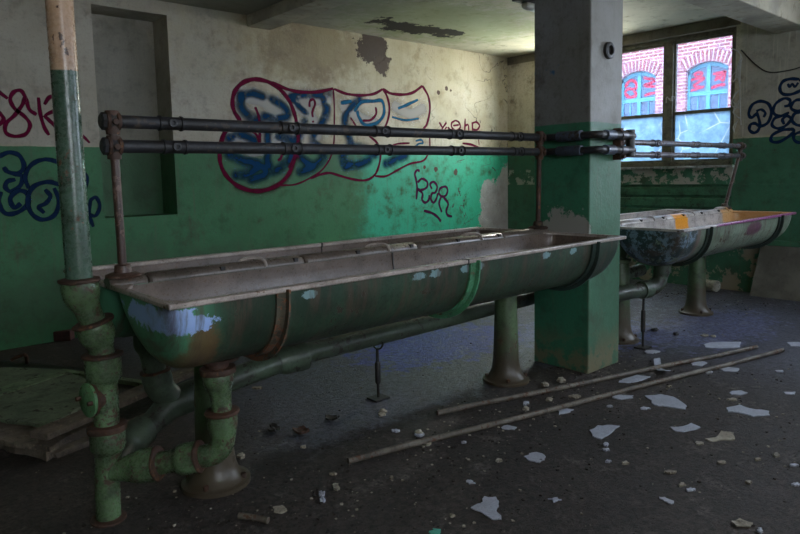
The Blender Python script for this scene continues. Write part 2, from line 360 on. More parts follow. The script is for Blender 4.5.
def basin_extra(end):
    def f(t, c):
        X, Y, Z = t.sep()
        if end == 'near':
            m = t.blob((.03, -.48, -.065), (.11, .35, .045), 22, .8, .05, seed=1)
            m2 = t.blob((.10, -.56, -.072), (.07, .3, .028), 22, .9, .06, seed=3)
            c = t.mix(t.mul(t.step(X, .42, .30), t.step(X, .22, .05)), c, (.09, .30, .17))
            rm = t.blob((.13, -.40, -.20), (.07, .5, .14), 8, .8, .25, seed=5); c = t.mix(t.mul(rm, .8), c, (.16, .085, .035))
            c = t.mix(t.mx(m, m2), c, t.mix(t.noise(20, 4), (.26, .42, .80), (.42, .56, .85)))
            for x in (.55, 1.12, 1.22, 1.42, 1.52, 2.05, 2.3):
                b = t.blob((x, -.56, -.035), (.035, .5, .016), 38, .9, .06, seed=int(x * 9)); c = t.mix(b, c, (.20, .32, .34))
        else:
            e = t.mul(t.step(X, .30, .24), t.step(t.noise(9, 7, .7, seed=4), .40, .44))
            c = t.mix(e, c, t.mix(t.step(t.noise(13, 7, .75, seed=24), .47, .51), (.17, .24, .30), (.022, .045, .045)))
            rr = t.mul(t.step(X, .24, .27), t.step(X, .32, .29)); c = t.mix(t.mul(rr, .7), c, (.17, .10, .08))
            pk = t.blob((1.32, -.56, -.08), (.17, .5, .055), 9, .4, .15, seed=6); c = t.mix(t.mul(pk, .85), c, (.085, .012, .052))
        st = t.step(t.noise(5, 6, .7, stretch=(5, .6, .6), seed=9), .46, .64); c = t.mix(t.mul(st, .7), c, (.085, .055, .04))
        return c
    return f
M['basin1'] = mat_worn('dark_green_basin_paint', (.036, .075, .044), (.020, .040, .025), (.05, .035, .025), .66, .42, 1.0, fixed=True, extra=basin_extra('near'))
M['basin2'] = mat_worn('grey_green_basin_paint', (.20, .26, .19), (.13, .17, .12), (.10, .065, .045), .64, .42, 1.0, fixed=True, extra=basin_extra('far'))
def enamel(name, base, extra=None):
    return mat_worn(name, base, tuple(x * .68 for x in base), (.13, .075, .045), .67, .30, 1.3, fixed=True, extra=extra, bs=.2, grime=.45)
def en2(t, c):
    X, Y, Z = t.sep()
    o = t.mul(t.step(X, 1.0, 1.03), t.step(X, 1.27, 1.24)); o = t.mul(o, t.step(Y, -.55, -.40)); o = t.mul(o, t.step(Y, .08, .03))
    c = t.mix(o, c, (.75, .30, .02))
    o2 = t.mul(t.step(X, 1.95, 2.02), t.step(Y, .0, -.05)); c = t.mix(t.mul(o2, .75), c, (.62, .30, .06))
    p = t.mul(t.step(Y, -.575, -.59), t.step(X, .5, .6)); c = t.mix(p, c, (.25, .07, .18))
    return c
M['enamel1'] = enamel('stained_enamel', (.165, .122, .096))
M['enamel_rim1'] = enamel('worn_enamel_rim', (.48, .41, .37))
M['enamel_ridge1'] = enamel('grimy_enamel_ridge', (.15, .12, .10))
M['enamel2'] = enamel('pale_enamel', (.55, .50, .47), en2)

# ---------------------------------------------------------------- the setting
XW, YW, ZC = 7.45, 6.0, 2.98
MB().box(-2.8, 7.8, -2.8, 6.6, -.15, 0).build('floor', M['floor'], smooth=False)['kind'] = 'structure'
MB().box(-2.8, 7.8, -2.8, 6.6, ZC, 3.2).build('ceiling', M['ceiling'], smooth=False)['kind'] = 'structure'
# long wall with its tall niche
nx0, nx1, nz0, nz1, nd = 1.85, 2.51, 1.02, 2.86, .34
b = MB()
b.box(-2.8, nx0, YW, YW + .6, 0, ZC).box(nx1, 7.8, YW, YW + .6, 0, ZC).box(nx0, nx1, YW, YW + .6, 0, nz0).box(nx0, nx1, YW, YW + .6, nz1, ZC).box(nx0, nx1, YW + nd, YW + .6, nz0, nz1)
WB = b.build('wall_back', M['wall_back'], smooth=False); WB['kind'] = 'structure'
# window wall
wy0, wy1, wz0, wz1 = 2.89, 5.14, 1.385, 2.87
vy0, vy1 = -1.1, 1.3
b = MB()
b.box(XW, XW + .3, -2.8, vy0, 0, ZC).box(XW, XW + .3, vy1, wy0, 0, ZC).box(XW, XW + .3, wy1, YW, 0, ZC)
b.box(XW, XW + .3, wy0, wy1, 1.17, wz0).box(XW, XW + .3, wy0, wy1, wz1, ZC).box(XW, XW + .3, wy0, wy1, 0, .5).box(XW + .06, XW + .3, wy0, wy1, .5, 1.17)
b.box(XW, XW + .3, vy0, vy1, 0, 1.385).box(XW, XW + .3, vy0, vy1, 2.87, ZC)
b.box(XW - .02, XW - .001, -2.5, wy0, 1.16, 1.175)
WR = b.build('wall_right', M['wall_right'], smooth=False); WR['kind'] = 'structure'
b = MB()
for x0, x1 in ((-2.8, -.8), (1.4, 3.5), (5.7, 7.8)): b.box(x0, x1, -2.8, -2.5, 0, ZC)
for x0, x1 in ((-.8, 1.4), (3.5, 5.7)): b.box(x0, x1, -2.8, -2.5, 0, 1.385).box(x0, x1, -2.8, -2.5, 2.87, ZC)
b.build('wall_front', M['wall_plain'], smooth=False)['kind'] = 'structure'
MB().box(-2.8, -2.5, -2.5, YW, 0, ZC).build('wall_left', M['wall_plain'], smooth=False)['kind'] = 'structure'
# ceiling beams
MB().box(-2.5, XW, 2.20, 2.51, 2.71, ZC).build('ceiling_beam', M['beam'], smooth=False, bevel=.008)['kind'] = 'structure'
MB().box(3.33, 3.60, 2.51, YW, 2.865, ZC).build('ceiling_beam', M['beam'], smooth=False, bevel=.008)['kind'] = 'structure'
# pillar
pc = (3.715, 2.555, 0)
pil = MB().box(0, .39, -.235, .205, 0, 2.75).build('pillar', M['pillar'], smooth=False, bevel=.008); pil.location = pc; pil['kind'] = 'structure'
b = MB().lathe((.20, -.235, 2.13), (0, -1, 0), [(0, .055), (.02, .055), (.025, .045), (.025, .032), (.004, .028), (.004, .001)], 20)
b.build('pipe_collar', M['iron_black'], pil, label='black oval pipe collar high on the pillar')
# slatted panel under the window, ledge and concrete plinth
b = MB().box(XW + .03, XW + .059, wy0 + .002, wy1 - .002, .502, 1.168)
for k in range(5): b.box(XW + .005, XW + .035, wy0 + .01, wy1 - .01, .52 + k * .13, .52 + k * .13 + .105)
b.build('trim_1', M['panel'], smooth=False, bevel=.01)['kind'] = 'structure'
MB().box(XW - .07, XW, -2.5, wy0 + .2, .53, .585).build('trim_2', M['wall_right'], smooth=False, bevel=.01)['kind'] = 'structure'
b = MB(); b.rings([[Vector((XW - .20, y, 0)), Vector((XW, y, 0)), Vector((XW, yy, .53)), Vector((XW - .12, yy, .53))] for y, yy in ((-2.5, -2.5), (2.60, 2.53))])
b.build('trim_3', M['concrete'], smooth=False)['kind'] = 'structure'

# windows
def glass(name, clear, body, cracks=False):
    t = NT(name); t.fixed = True
    tr = t.n.new('ShaderNodeBsdfTransparent'); tr.inputs[0].default_value = (.96, .98, 1, 1)
    gl = t.n.new('ShaderNodeBsdfGlossy'); gl.inputs['Roughness'].default_value = .05
    tl = t.n.new('ShaderNodeBsdfTranslucent')
    n = t.noise(9, 6, .7)
    col = t.mix(t.step(n, .35, .65), body, tuple(min(1, x * 1.35) for x in body))
    if cracks:
        v = t.n.new('ShaderNodeTexVoronoi'); v.feature = 'DISTANCE_TO_EDGE'; v.inputs['Scale'].default_value = 3.2; t.link(t.rnd, v.inputs['Vector'])
        m = t.step(v.outputs['Distance'], .03, .0); m = t.mul(m, t.step(t.noise(4, 3, seed=7), .45, .6)); col = t.mix(m, col, (.80, .84, .86))
    t.put(tl.inputs[0], col)
    m1 = t.n.new('ShaderNodeMixShader'); t.link(tl.outputs[0], m1.inputs[1]); t.link(tr.outputs[0], m1.inputs[2])
    dirt = t.step(t.noise(14, 7, .75, seed=3), .60, .72)
    t.put(m1.inputs[0], t.math('MULTIPLY_ADD', dirt, -.25 * clear, clear))
    m2 = t.n.new('ShaderNodeMixShader'); m2.inputs[0].default_value = .06
    t.link(m1.outputs[0], m2.inputs[1]); t.link(gl.outputs[0], m2.inputs[2]); t.link(m2.outputs[0], t.out.inputs[0])
    return t.mat
M['glass_clear'] = glass('clear_dusty_glass', .93, (.45, .55, .65))
M['glass_blue'] = glass('blue_frosted_glass', .06, (.36, .50, .58), True)
def window(name, xf, y0, y1, z0, z1, mull, zmid, along='y', parent=None, mats=('glass_clear', 'glass_blue')):
    """casement window: outer frame, mullions, a bar across each light, panes"""
    root = empty(name, (xf, y0, z0) if along == 'y' else (y0, xf, z0)); root['kind'] = 'structure'
    off = (xf, y0, z0)
    swap = along != 'y'
    def fin(b, *a, **k):
        b.v = [p - Vector(off) for p in b.v]
        if swap: b.v = [Vector((p.y, p.x, p.z)) for p in b.v]
        return b.build(*a, **k)
    f = MB()
    f.box(xf, xf + .09, y0, y0 + .06, z0, z1).box(xf, xf + .09, y1 - .06, y1, z0, z1).box(xf, xf + .09, y0 + .06, y1 - .06, z0, z0 + .05).box(xf, xf + .09, y0 + .06, y1 - .06, z1 - .05, z1)
    for m in mull: f.box(xf - .01, xf + .09, m - .055, m + .055, z0 + .05, z1 - .05)
    fin(f, 'window_frame', M['frame'], root, smooth=False, bevel=.004)
    ed = [y0 + .06] + sum([[m - .055, m + .055] for m in mull], []) + [y1 - .06]
    for i in range(0, len(ed), 2):
        s = MB(); a, c = ed[i], ed[i + 1]
        s.box(xf + .02, xf + .06, a, a + .02, z0 + .05, z1 - .05).box(xf + .02, xf + .06, c - .02, c, z0 + .05, z1 - .05)
        s.box(xf + .02, xf + .06, a + .02, c - .02, z0 + .05, z0 + .075).box(xf + .02, xf + .06, a + .02, c - .02, z1 - .075, z1 - .05).box(xf + .02, xf + .06, a + .02, c - .02, zmid - .018, zmid + .018)
        fin(s, 'sash', M['frame'], root, smooth=False)
        for (lo, hi, mt) in ((zmid + .018, z1 - .075, mats[0]), (z0 + .075, zmid - .018, mats[1])):
            g = MB().box(xf + .037, xf + .041, a + .02, c - .02, lo, hi); fin(g, 'pane', M[mt], root, smooth=False)
    return root
W1 = window('window_1', XW + .08, wy0, wy1, wz0, wz1, (3.667, 4.40), 2.0)
sl = MB().box(XW - .05, XW + .08, wy0 - .02, wy1 + .02, wz0 - .028, wz0); sl.v = [p - Vector((XW + .08, wy0, wz0)) for p in sl.v]
sl.build('window_sill', M['sill'], W1, smooth=False, bevel=.004)
window('window_2', XW + .08, vy0, vy1, wz0, wz1, (-.3, .5), 1.985, mats=('glass_clear', 'glass_clear'))
window('window_3', -2.7, -.8, 1.4, wz0, wz1, (-.1, .7), 1.985, 'x', mats=('glass_clear', 'glass_clear'))
window('window_4', -2.7, 3.5, 5.7, wz0, wz1, (4.2, 5.0), 1.985, 'x', mats=('glass_clear', 'glass_clear'))

# ---------------------------------------------------------------- outside
MB().box(7.8, 40, -30, 40, -.4, -.3).build('ground', M['concrete'], smooth=False)['kind'] = 'structure'
XF = 16.0
t = NT('red_brickwork'); t.fixed = True
mp = t.n.new('ShaderNodeCombineXYZ'); X, Y, Z = t.sep(); t.link(Y, mp.inputs[0]); t.link(Z, mp.inputs[1])
bk = t.n.new('ShaderNodeTexBrick'); t.link(mp.outputs[0], bk.inputs[0])
bk.inputs['Scale'].default_value = 1; bk.inputs['Brick Width'].default_value = .25; bk.inputs['Row Height'].default_value = .083; bk.inputs['Mortar Size'].default_value = .010
bk.inputs['Color1'].default_value = (.17, .045, .05, 1); bk.inputs['Color2'].default_value = (.26, .10, .12, 1); bk.inputs['Mortar'].default_value = (.40, .34, .42, 1)
c = t.mix(t.step(t.noise(3, 6, .7), .5, .75), bk.outputs[0], (.12, .06, .10))
M['brickwork'] = t.finish(c, .85, bk.outputs['Fac'], .5, -.01)
M['mortar'] = mat_worn('pale_mortar', (.40, .34, .42), (.32, .26, .32), (.2, .1, .12), .66, .85, 1.0, grime=.12)
M['arch_brick'] = mat_worn('arch_brick', (.24, .065, .075), (.15, .04, .06), (.36, .26, .3), .66, .85, 1.0, grime=.12)
M['blue_paint'] = mat_worn('light_blue_frame_paint', (.03, .23, .34), (.02, .18, .28), (.14, .30, .34), .66, .5, 1.0, grime=.12)
t = NT('dark_window_glass'); M['dark_glass'] = t.finish(t.mix(t.step(t.noise(3, 5), .4, .6), (.008, .03, .09), (.02, .07, .15)), .12)
bd = empty('brick_building', (XF, 7.7, -.3)); tag(bd, 'red brick building with arched light blue windows seen through the panes', 'building')
offb = (XF, 7.7, -.3)
wins = [(YC - .50, YC + .50) for YC in (1.6, 3.37, 5.14, 6.86, 8.63, 10.4, 12.17, 13.9)]
SZ, AZ, RISE = 1.55, 3.72, .17           # sill, springing, arch rise
b = MB(); ys = [-1.0] + [v for q in wins for v in q] + [16.0]
for i in range(0, len(ys), 2): b.box(XF, XF + .4, ys[i], ys[i + 1], -.3, 7)
for (a, c_) in wins:
    b.box(XF, XF + .4, a, c_, -.3, SZ)
    N = 12; low = [(a + (c_ - a) * k / N, AZ + RISE * (1 - (2 * k / N - 1) ** 2)) for k in range(N + 1)]
    for k in range(N):
        (ya, za), (yb, zb) = low[k], low[k + 1]
        b.rings([[Vector((x, ya, za)), Vector((x, yb, zb)), Vector((x, yb, 7)), Vector((x, ya, 7))] for x in (XF, XF + .4)])
b.build('brick_wall', M['brickwork'], bd, smooth=False, off=offb)
# brickwork mapping expects world-like coordinates, its offset only shifts the courses
RED = []
for wi, (a, c_) in enumerate(wins):
    cy = (a + c_) / 2
    ar = MB(); mo = MB()
    for k in range(12):
        u0, u1 = -1 + k / 6, -1 + (k + 1) / 6; za, zb = AZ + RISE * (1 - u0 * u0), AZ + RISE * (1 - u1 * u1)
        mo.rings([[Vector((x, cy + u0 * .56, za)), Vector((x, cy + u1 * .56, zb)), Vector((x, cy + u1 * .62, zb + .27)), Vector((x, cy + u0 * .62, za + .27))] for x in (XF - .004, XF + .01)])
    mo.build('arch_mortar', M['mortar'], bd, smooth=False, off=offb)
    for k in range(13):
        u = -1 + 2 * (k + .5) / 13; hw = .5 + .06; y = cy + u * hw; zz = AZ + RISE * (1 - u * u) * 1.0 - .0
        ang = u * .45; Mx = Matrix.Translation((XF, y, zz)) @ Matrix.Rotation(-ang, 4, 'X')
        ar.box(-.012, .02, -.031, .031, .0, .27, Mx)
    ar.build('brick_arch', M['arch_brick'], bd, smooth=False, off=offb)
    fr = MB(); x0, x1 = XF + .12, XF + .18
    fr.box(x0, x1, a, a + .06, SZ, AZ).box(x0, x1, c_ - .06, c_, SZ, AZ).box(x0, x1, a, c_, SZ, SZ + .07)
    fr.box(x0 - .01, x1, cy - .045, cy + .045, SZ, AZ + RISE - .02).box(x0 - .012, x1, a, c_, 3.11, 3.21)
    for yy in (cy - .25, cy + .25): fr.box(x0 + .005, x1, yy - .012, yy + .012, SZ, 3.11)
    for k in range(12):
        u0, u1 = -1 + k / 6, -1 + (k + 1) / 6
        za, zb = AZ + RISE * (1 - u0 * u0), AZ + RISE * (1 - u1 * u1)
        fr.rings([[Vector((x, cy + u0 * .5, za - .10)), Vector((x, cy + u1 * .5, zb - .10)), Vector((x, cy + u1 * .5, zb)), Vector((x, cy + u0 * .5, za))] for x in (x0, x1)])
    w_ = fr.build('window', M['blue_paint'], bd, smooth=False, off=offb)
    MB().box(XF + .15, XF + .155, a, c_, SZ, AZ + RISE).build('window_glass', M['dark_glass'], w_, smooth=False, off=offb)

# ---------------------------------------------------------------- graffiti
def paint_mat(name, col, soft=.25, strength=1.0):
    t = NT(name); t.fixed = True
    X, Y, Z = t.sep(t.uv)
    d = t.math('ABSOLUTE', t.math('MULTIPLY_ADD', Y, 2.0, -1.0))
    a = t.step(t.math('MULTIPLY_ADD', t.math('SUBTRACT', t.noise(25, 4, .7), .5), .35, d), 1.0, 1.0 - soft)
    nz = t.noise(18, 5, .7, seed=3)
    c = t.mix(t.step(nz, .4, .7), col, tuple(x * .65 for x in col))
    if soft > .8: a = t.step(t.math('SUBTRACT', 1.0, d, clamp=True), 0.0, .75); a = t.math('MULTIPLY', a, t.step(t.noise(5, 3, .5, seed=8), .15, .5))
    return t.finish(c, .8, alpha=t.math('MULTIPLY', a, strength), spec=.1)
M['spray_magenta'] = paint_mat('magenta_spray', (.11, .002, .028), .35)
M['spray_magenta_soft'] = paint_mat('magenta_spray_soft', (.10, .004, .03), .9, .45)
M['spray_blue'] = paint_mat('blue_spray', (.003, .040, .115), .95, 1.0)
M['spray_blue_hard'] = paint_mat('blue_spray_hard', (.010, .10, .20), .5)
M['spray_navy'] = paint_mat('navy_spray', (.006, .022, .065), .35)
M['spray_purple'] = paint_mat('purple_spray', (.07, .006, .05), .35)
M['spray_red'] = paint_mat('red_spray', (.40, .01, .05), .5)
M['spray_white'] = paint_mat('white_spray', (.50, .50, .50), .95, .5)
import numpy as np
def spray_mat(name):
    t = NT(name); t.fixed = True
    a = t.n.new('ShaderNodeAttribute'); a.attribute_name = 'spray'
    S = t.n.new('ShaderNodeSeparateColor'); t.link(a.outputs['Color'], S.inputs[0])
    r, g, b_ = S.outputs
    nz = t.step(t.noise(7, 5, .6, seed=8), .25, .55)
    blue = t.math('MULTIPLY', g, t.math('MULTIPLY_ADD', nz, .5, .5))
    c = t.mix(t.step(t.math('SUBTRACT', blue, t.math('MULTIPLY', r, .6)), -.15, .3), (.50, .50, .50), (.003, .042, .105))
    c = t.mix(t.step(b_, .15, .5), c, (.10, .004, .035))
    al = t.mx(t.math('MULTIPLY', r, .55), t.mx(blue, t.math('MULTIPLY', b_, .55)))
    return t.finish(c, .8, alpha=al, spec=.1)
M['spray_cloud'] = spray_mat('soft_spray')
def soft_object(strokes, conv, parent, label, res=.012):
    """fuzzy spray strokes on the long wall as one thin painted sheet, pigment density per vertex"""
    L = []
    for mk, wd, pts in strokes:
        ch = {WS: 0, BS: 1, MS: 2}[mk]
        P = np.array([[p.x, p.z] for p in catmull([at(*conv(*q), 1, YW) for q in pts], 6)]); L.append((ch, wd, P))
    allp = np.concatenate([l[2] for l in L]); lo = allp.min(0) - .15; hi = allp.max(0) + .15
    nx, nz = int((hi[0] - lo[0]) / res), int((hi[1] - lo[1]) / res)
    gx, gz = np.meshgrid(np.linspace(lo[0], hi[0], nx), np.linspace(lo[1], hi[1], nz), indexing='ij')
    D = np.zeros((3, nx, nz))
    for ch, wd, P in L:
        best = np.full(gx.shape, 9.0)
        for a, b in zip(P[:-1], P[1:]):
            d = b - a; l2 = max(d @ d, 1e-9); t_ = np.clip(((gx - a[0]) * d[0] + (gz - a[1]) * d[1]) / l2, 0, 1)
            best = np.minimum(best, np.hypot(gx - a[0] - t_ * d[0], gz - a[1] - t_ * d[1]))
        q = np.clip(1.15 - best / (wd / 2), 0, 1); q = q * q * (3 - 2 * q)
        D[ch] = 1 - (1 - D[ch]) * (1 - q * .92)
    keep = D.max(0) > .004; idx = -np.ones(gx.shape, int); fs = []
    kk = keep[:-1, :-1] | keep[1:, :-1] | keep[:-1, 1:] | keep[1:, 1:]
    used = np.zeros(gx.shape, bool); I, J = np.nonzero(kk)
    for i, j in zip(I, J): used[i:i + 2, j:j + 2] = True
    n = used.sum(); idx[used] = np.arange(n)
    vs = np.stack([gx[used], np.full(n, YW - .0004), gz[used]], 1)
    fs = [(int(idx[i, j]), int(idx[i + 1, j]), int(idx[i + 1, j + 1]), int(idx[i, j + 1])) for i, j in zip(I, J)]
    me = bpy.data.meshes.new('graffiti'); me.from_pydata(vs.tolist(), [], fs); me.materials.append(M['spray_cloud'])
    at_ = me.color_attributes.new('spray', 'FLOAT_COLOR', 'POINT')
    col = np.ones((n, 4)); col[:, 0] = D[0][used]; col[:, 1] = D[1][used]; col[:, 2] = D[2][used]
    at_.data.foreach_set('color', col.astype(np.float32).ravel())
    o = bpy.data.objects.new('graffiti', me); COL.objects.link(o); o.parent = parent; o['label'] = label
def ribbon_object(name, strokes, ax, v, sign, parent, label, conv, off=(0, 0, 0), gap=.0006, ws=.62):
    """strokes: (material key, width in metres, points in a crop); conv maps crop to photo coordinates"""
    verts, faces, uvs, mi, mats = [], [], [], [], []
    for si, (mk, wd, pts) in enumerate(strokes):
        if M[mk] not in mats: mats.append(M[mk])
        pl = [at(*conv(*p), ax, v + sign * (gap + .00012 * si)) for p in pts]
        pl = catmull(pl, 7)
        # widen at ends slightly rounded
        b = len(verts); n = len(pl); nrm = Vector((0, 0, 0)); nrm[ax] = 1
        for i, p in enumerate(pl):
            d = (pl[min(i + 1, n - 1)] - pl[max(i - 1, 0)])
            d = d.normalized() if d.length > 1e-6 else Vector((0, 0, 1))
            s_ = d.cross(nrm); e = min(i, n - 1 - i); k = .75 if e == 0 else (.93 if e == 1 else 1.0)
            wv = wd * ws * k * (1 + .10 * math.sin(i * .7 + si))
            verts += [tuple(p - s_ * wv / 2 - Vector(off)), tuple(p + s_ * wv / 2 - Vector(off))]; uvs += [(i / 8, 0), (i / 8, 1)]
        for i in range(n - 1):
            faces.append((b + 2 * i, b + 2 * i + 1, b + 2 * i + 3, b + 2 * i + 2)); mi.append(mats.index(M[mk]))
    me = bpy.data.meshes.new(name); me.from_pydata(verts, [], faces)
    for m_ in mats: me.materials.append(m_)
    me.polygons.foreach_set('material_index', mi)
    ul = me.uv_layers.new(name='UVMap')
    for L in me.loops: ul.data[L.index].uv = uvs[L.vertex_index]
    o = bpy.data.objects.new(name, me); COL.objects.link(o); o.parent = parent
    o['label'] = label
    return o
cA = lambda x, y: (215 + x / 4.108, 70 + y / 4.108)
cB = lambda x, y: (325 + x / 4.108, 70 + y / 4.108)
cT = lambda x, y: (400 + x / 4.45, 110 + y / 4.45)
cL = lambda x, y: (x / 3.337, 80 + y / 3.337)
cR = lambda x, y: (740 + x / 5.93, 60 + y / 5.93)
MG, MS, BS, BH, NV, PU, WS = 'spray_magenta', 'spray_magenta_soft', 'spray_blue', 'spray_blue_hard', 'spray_navy', 'spray_purple', 'spray_white'
A = [(WS, .5, [(130, 110), (200, 130), (270, 200)]), (WS, .5, [(80, 290), (160, 330), (260, 300)]), (WS, .45, [(340, 150), (400, 200), (420, 270)]), (WS, .35, [(300, 110), (390, 120), (460, 120)]),
 (BS, 0.468, [(112, 105), (150, 97), (195, 110)]), (BS, 0.364, [(105, 112), (110, 155), (138, 188), (175, 205)]), (BS, 0.364, [(205, 190), (250, 198), (298, 188), (285, 152), (235, 122)]),
 (BS, 0.325, [(58, 280), (110, 268), (165, 290)]), (BS, 0.325, [(60, 345), (112, 372), (172, 380)]), (BS, 0.429, [(90, 432), (140, 425), (190, 398), (205, 428), (150, 448)]),
 (BS, 0.429, [(215, 262), (218, 325), (215, 372), (242, 415), (292, 385), (328, 338), (318, 290), (262, 275)]),
 (BS, 0.364, [(310, 112), (350, 103), (410, 104), (470, 98)]), (BS, 0.299, [(322, 118), (347, 152), (375, 182), (360, 222), (340, 285)]),
 (BS, 0.312, [(447, 130), (460, 162), (440, 212), (402, 280), (432, 322), (442, 362), (400, 400), (350, 418)]), (BS, 0.299, [(300, 330), (350, 360), (390, 390)]),
 (MS, .26, [(90, 480), (150, 500), (215, 495), (270, 470), (310, 420), (335, 360)]),
 (MG, .088, [(105, 210), (78, 168), (72, 122), (85, 82), (115, 52), (160, 38), (210, 46), (252, 68), (290, 105), (318, 155), (335, 215), (342, 280), (330, 350), (305, 405)]),
 (MG, .088, [(62, 232), (36, 265), (21, 320), (22, 380), (45, 432), (90, 474), (150, 496), (205, 494), (262, 470), (302, 428), (328, 368)]),
 (MG, .06, [(165, 152), (178, 185), (182, 215), (186, 302)]), (MG, .05, [(150, 250), (172, 268), (182, 302)]), (MG, .06, [(258, 372), (270, 362), (276, 346)]),
 (MG, .07, [(235, 50), (290, 76), (350, 90), (420, 90), (486, 76)]), (MG, .04, [(486, 76), (490, 150), (490, 230), (488, 300), (474, 360), (438, 412), (388, 445), (330, 470), (270, 474)]),
 (MG, .055, [(388, 152), (390, 128), (404, 121), (411, 140), (400, 172), (402, 194)]), (MG, .055, [(402, 208), (404, 216)])]
W_ = {BS: .16, WS: .28, MS: .10}
soft_object([(k, W_[k], p) for k, w_, p in A if k in W_], cA, WB, 'fuzzy blue and white fill of the large piece, left half')
A = [q for q in A if q[0] not in W_]
ribbon_object('graffiti', A, 1, YW, -1, WB, 'magenta outlined blue bubble letters, left half of the large piece', cA, ws=.62)
B = [(WS, .45, [(80, 150), (150, 200), (200, 220)]), (WS, .4, [(290, 150), (350, 180), (400, 160)]), (BH, .09, [(65, 136), (110, 128)]), (BS, 0.364, [(140, 122), (102, 160), (82, 200), (92, 262), (104, 310), (72, 352), (85, 395)]),
 (BS, 0.364, [(100, 322), (150, 320), (205, 345)]), (BS, .2, [(80, 385), (130, 390), (180, 370)]),
 (BH, .085, [(120, 170), (150, 132), (200, 128), (235, 128), (242, 180), (212, 218), (165, 225), (140, 195), (132, 168)]),
 (BH, .07, [(300, 158), (330, 146), (382, 122)]), (BH, .055, [(275, 193), (330, 206), (386, 199)]), (BH, .05, [(372, 292), (395, 287), (402, 300), (382, 305), (355, 332)]), (BS, .2, [(250, 385), (300, 365), (330, 350)]),
 (MG, .06, [(37, 78), (90, 98), (150, 104), (200, 98), (238, 78)]), (MG, .065, [(238, 78), (270, 96), (320, 101), (362, 92), (400, 65)]), (MG, .065, [(400, 65), (424, 108), (431, 160), (420, 218), (402, 245)]),
 (MG, .06, [(238, 78), (256, 112), (265, 160), (256, 212), (236, 255)]), (MG, .04, [(105, 195), (122, 222), (132, 238)]),
 (MG, .055, [(180, 270), (214, 300), (228, 342), (222, 390), (205, 430), (170, 452), (120, 450), (60, 434), (20, 423), (-20, 430), (-60, 445)]),
 (MG, .05, [(205, 436), (250, 436), (300, 410), (350, 385), (400, 374), (420, 352), (430, 318), (430, 262)]),
 (MG, .055, [(208, 152), (210, 180), (188, 205), (155, 208)]), (MG, .045, [(275, 312), (300, 303), (348, 300)])]
soft_object([(k, W_[k], p) for k, w_, p in B if k in W_], cB, WB, 'fuzzy blue and white fill of the large piece, right half')
B = [q for q in B if q[0] not in W_]
ribbon_object('graffiti', B, 1, YW, -1, WB, 'magenta outlined blue bubble letters, right half of the large piece', cB, ws=.66)
T1 = [(MG, .045, [(175, 55), (190, 80)]), (MG, .045, [(207, 55), (190, 80), (185, 98)]), (MG, .04, [(208, 75), (200, 88), (210, 98), (222, 88), (212, 76)]),
 (MG, .045, [(247, 46), (230, 58), (232, 80), (250, 92), (268, 78), (262, 55), (247, 46)]), (MG, .04, [(236, 70), (262, 66)]), (MG, .045, [(290, 38), (288, 96)]), (MG, .04, [(288, 72), (303, 66), (306, 96)]),
 (MG, .045, [(322, 58), (323, 98)]), (MG, .045, [(318, 60), (340, 54), (354, 70), (342, 88), (324, 86)]), (MG, .03, [(356, 92), (350, 120), (352, 156)]), (MG, .05, [(278, 148), (318, 154), (352, 168)])]
ribbon_object('graffiti', T1, 1, YW, -1, WB, 'small magenta tag high on the wall at the end of the rails', cT, ws=.75)
T2 = [(PU, .05, [(88, 272), (76, 268), (66, 285), (72, 312), (76, 350), (73, 398)]), (PU, .05, [(78, 322), (98, 306), (121, 320), (119, 344), (95, 356), (80, 352), (100, 372), (98, 398), (112, 412), (128, 400), (130, 378)]),
 (PU, .05, [(142, 352), (134, 330), (150, 320), (165, 340), (158, 366), (142, 372), (138, 398), (150, 412), (163, 392), (168, 370)]), (PU, .05, [(172, 365), (180, 348), (202, 341), (212, 356), (204, 380), (184, 384), (170, 366)]),
 (PU, .05, [(184, 384), (174, 416), (186, 455)]), (PU, .055, [(192, 386), (214, 416), (206, 448), (212, 468), (232, 474)]), (PU, .055, [(106, 448), (140, 458), (165, 474), (182, 496)])]
ribbon_object('graffiti', T2, 1, YW, -1, WB, 'small purple tag on the teal paint with a stroke under it', cT, ws=.8)
L1 = [(MG, .06, [(122, 116), (98, 98), (86, 62), (70, 36), (46, 40), (34, 66), (50, 96), (82, 122), (100, 150), (86, 180), (50, 188), (20, 176), (20, 146), (50, 116), (76, 80), (82, 56)]), (MG, .06, [(-10, 35), (26, 62)]), (MG, .06, [(-5, 105), (12, 130), (-4, 152)]),
 (MG, .06, [(128, 58), (134, 110), (148, 158), (164, 184)]), (MG, .06, [(148, 82), (168, 56), (205, 60), (200, 90), (150, 118)]), (MG, .06, [(146, 118), (176, 146), (200, 172)]), (MG, .045, [(272, 182), (300, 210)])]
ribbon_object('graffiti', L1, 1, YW, -1, WB, 'magenta letters at the left edge above the green paint', cL)
L2 = [(NV, .085, [(-8, 258), (28, 242), (64, 252), (80, 288), (60, 312), (26, 306), (12, 290)]), (NV, .085, [(45, 312), (74, 322), (68, 352), (38, 372), (18, 358), (26, 338), (52, 332)]),
 (NV, .09, [(2, 372), (-4, 412), (20, 446), (62, 440), (94, 412), (90, 378), (60, 370), (34, 396), (48, 426), (70, 412)]), (NV, .085, [(96, 362), (84, 322), (106, 282), (150, 265), (196, 276), (215, 300)]),
 (NV, .09, [(205, 352), (160, 340), (112, 356), (92, 400), (106, 446), (142, 466), (182, 450), (197, 402), (180, 360)]), (NV, .085, [(150, 365), (168, 388), (152, 412), (130, 424), (148, 444)]), (NV, .08, [(262, 300), (290, 322), (284, 362)]),
 (NV, .075, [(302, 400), (298, 450), (312, 490)]), (NV, .075, [(300, 402), (320, 392), (333, 420), (320, 452), (300, 450)])]
ribbon_object('graffiti', L2, 1, YW, -1, WB, 'navy blue looping letters at the left edge on the green paint', cL, ws=.5)
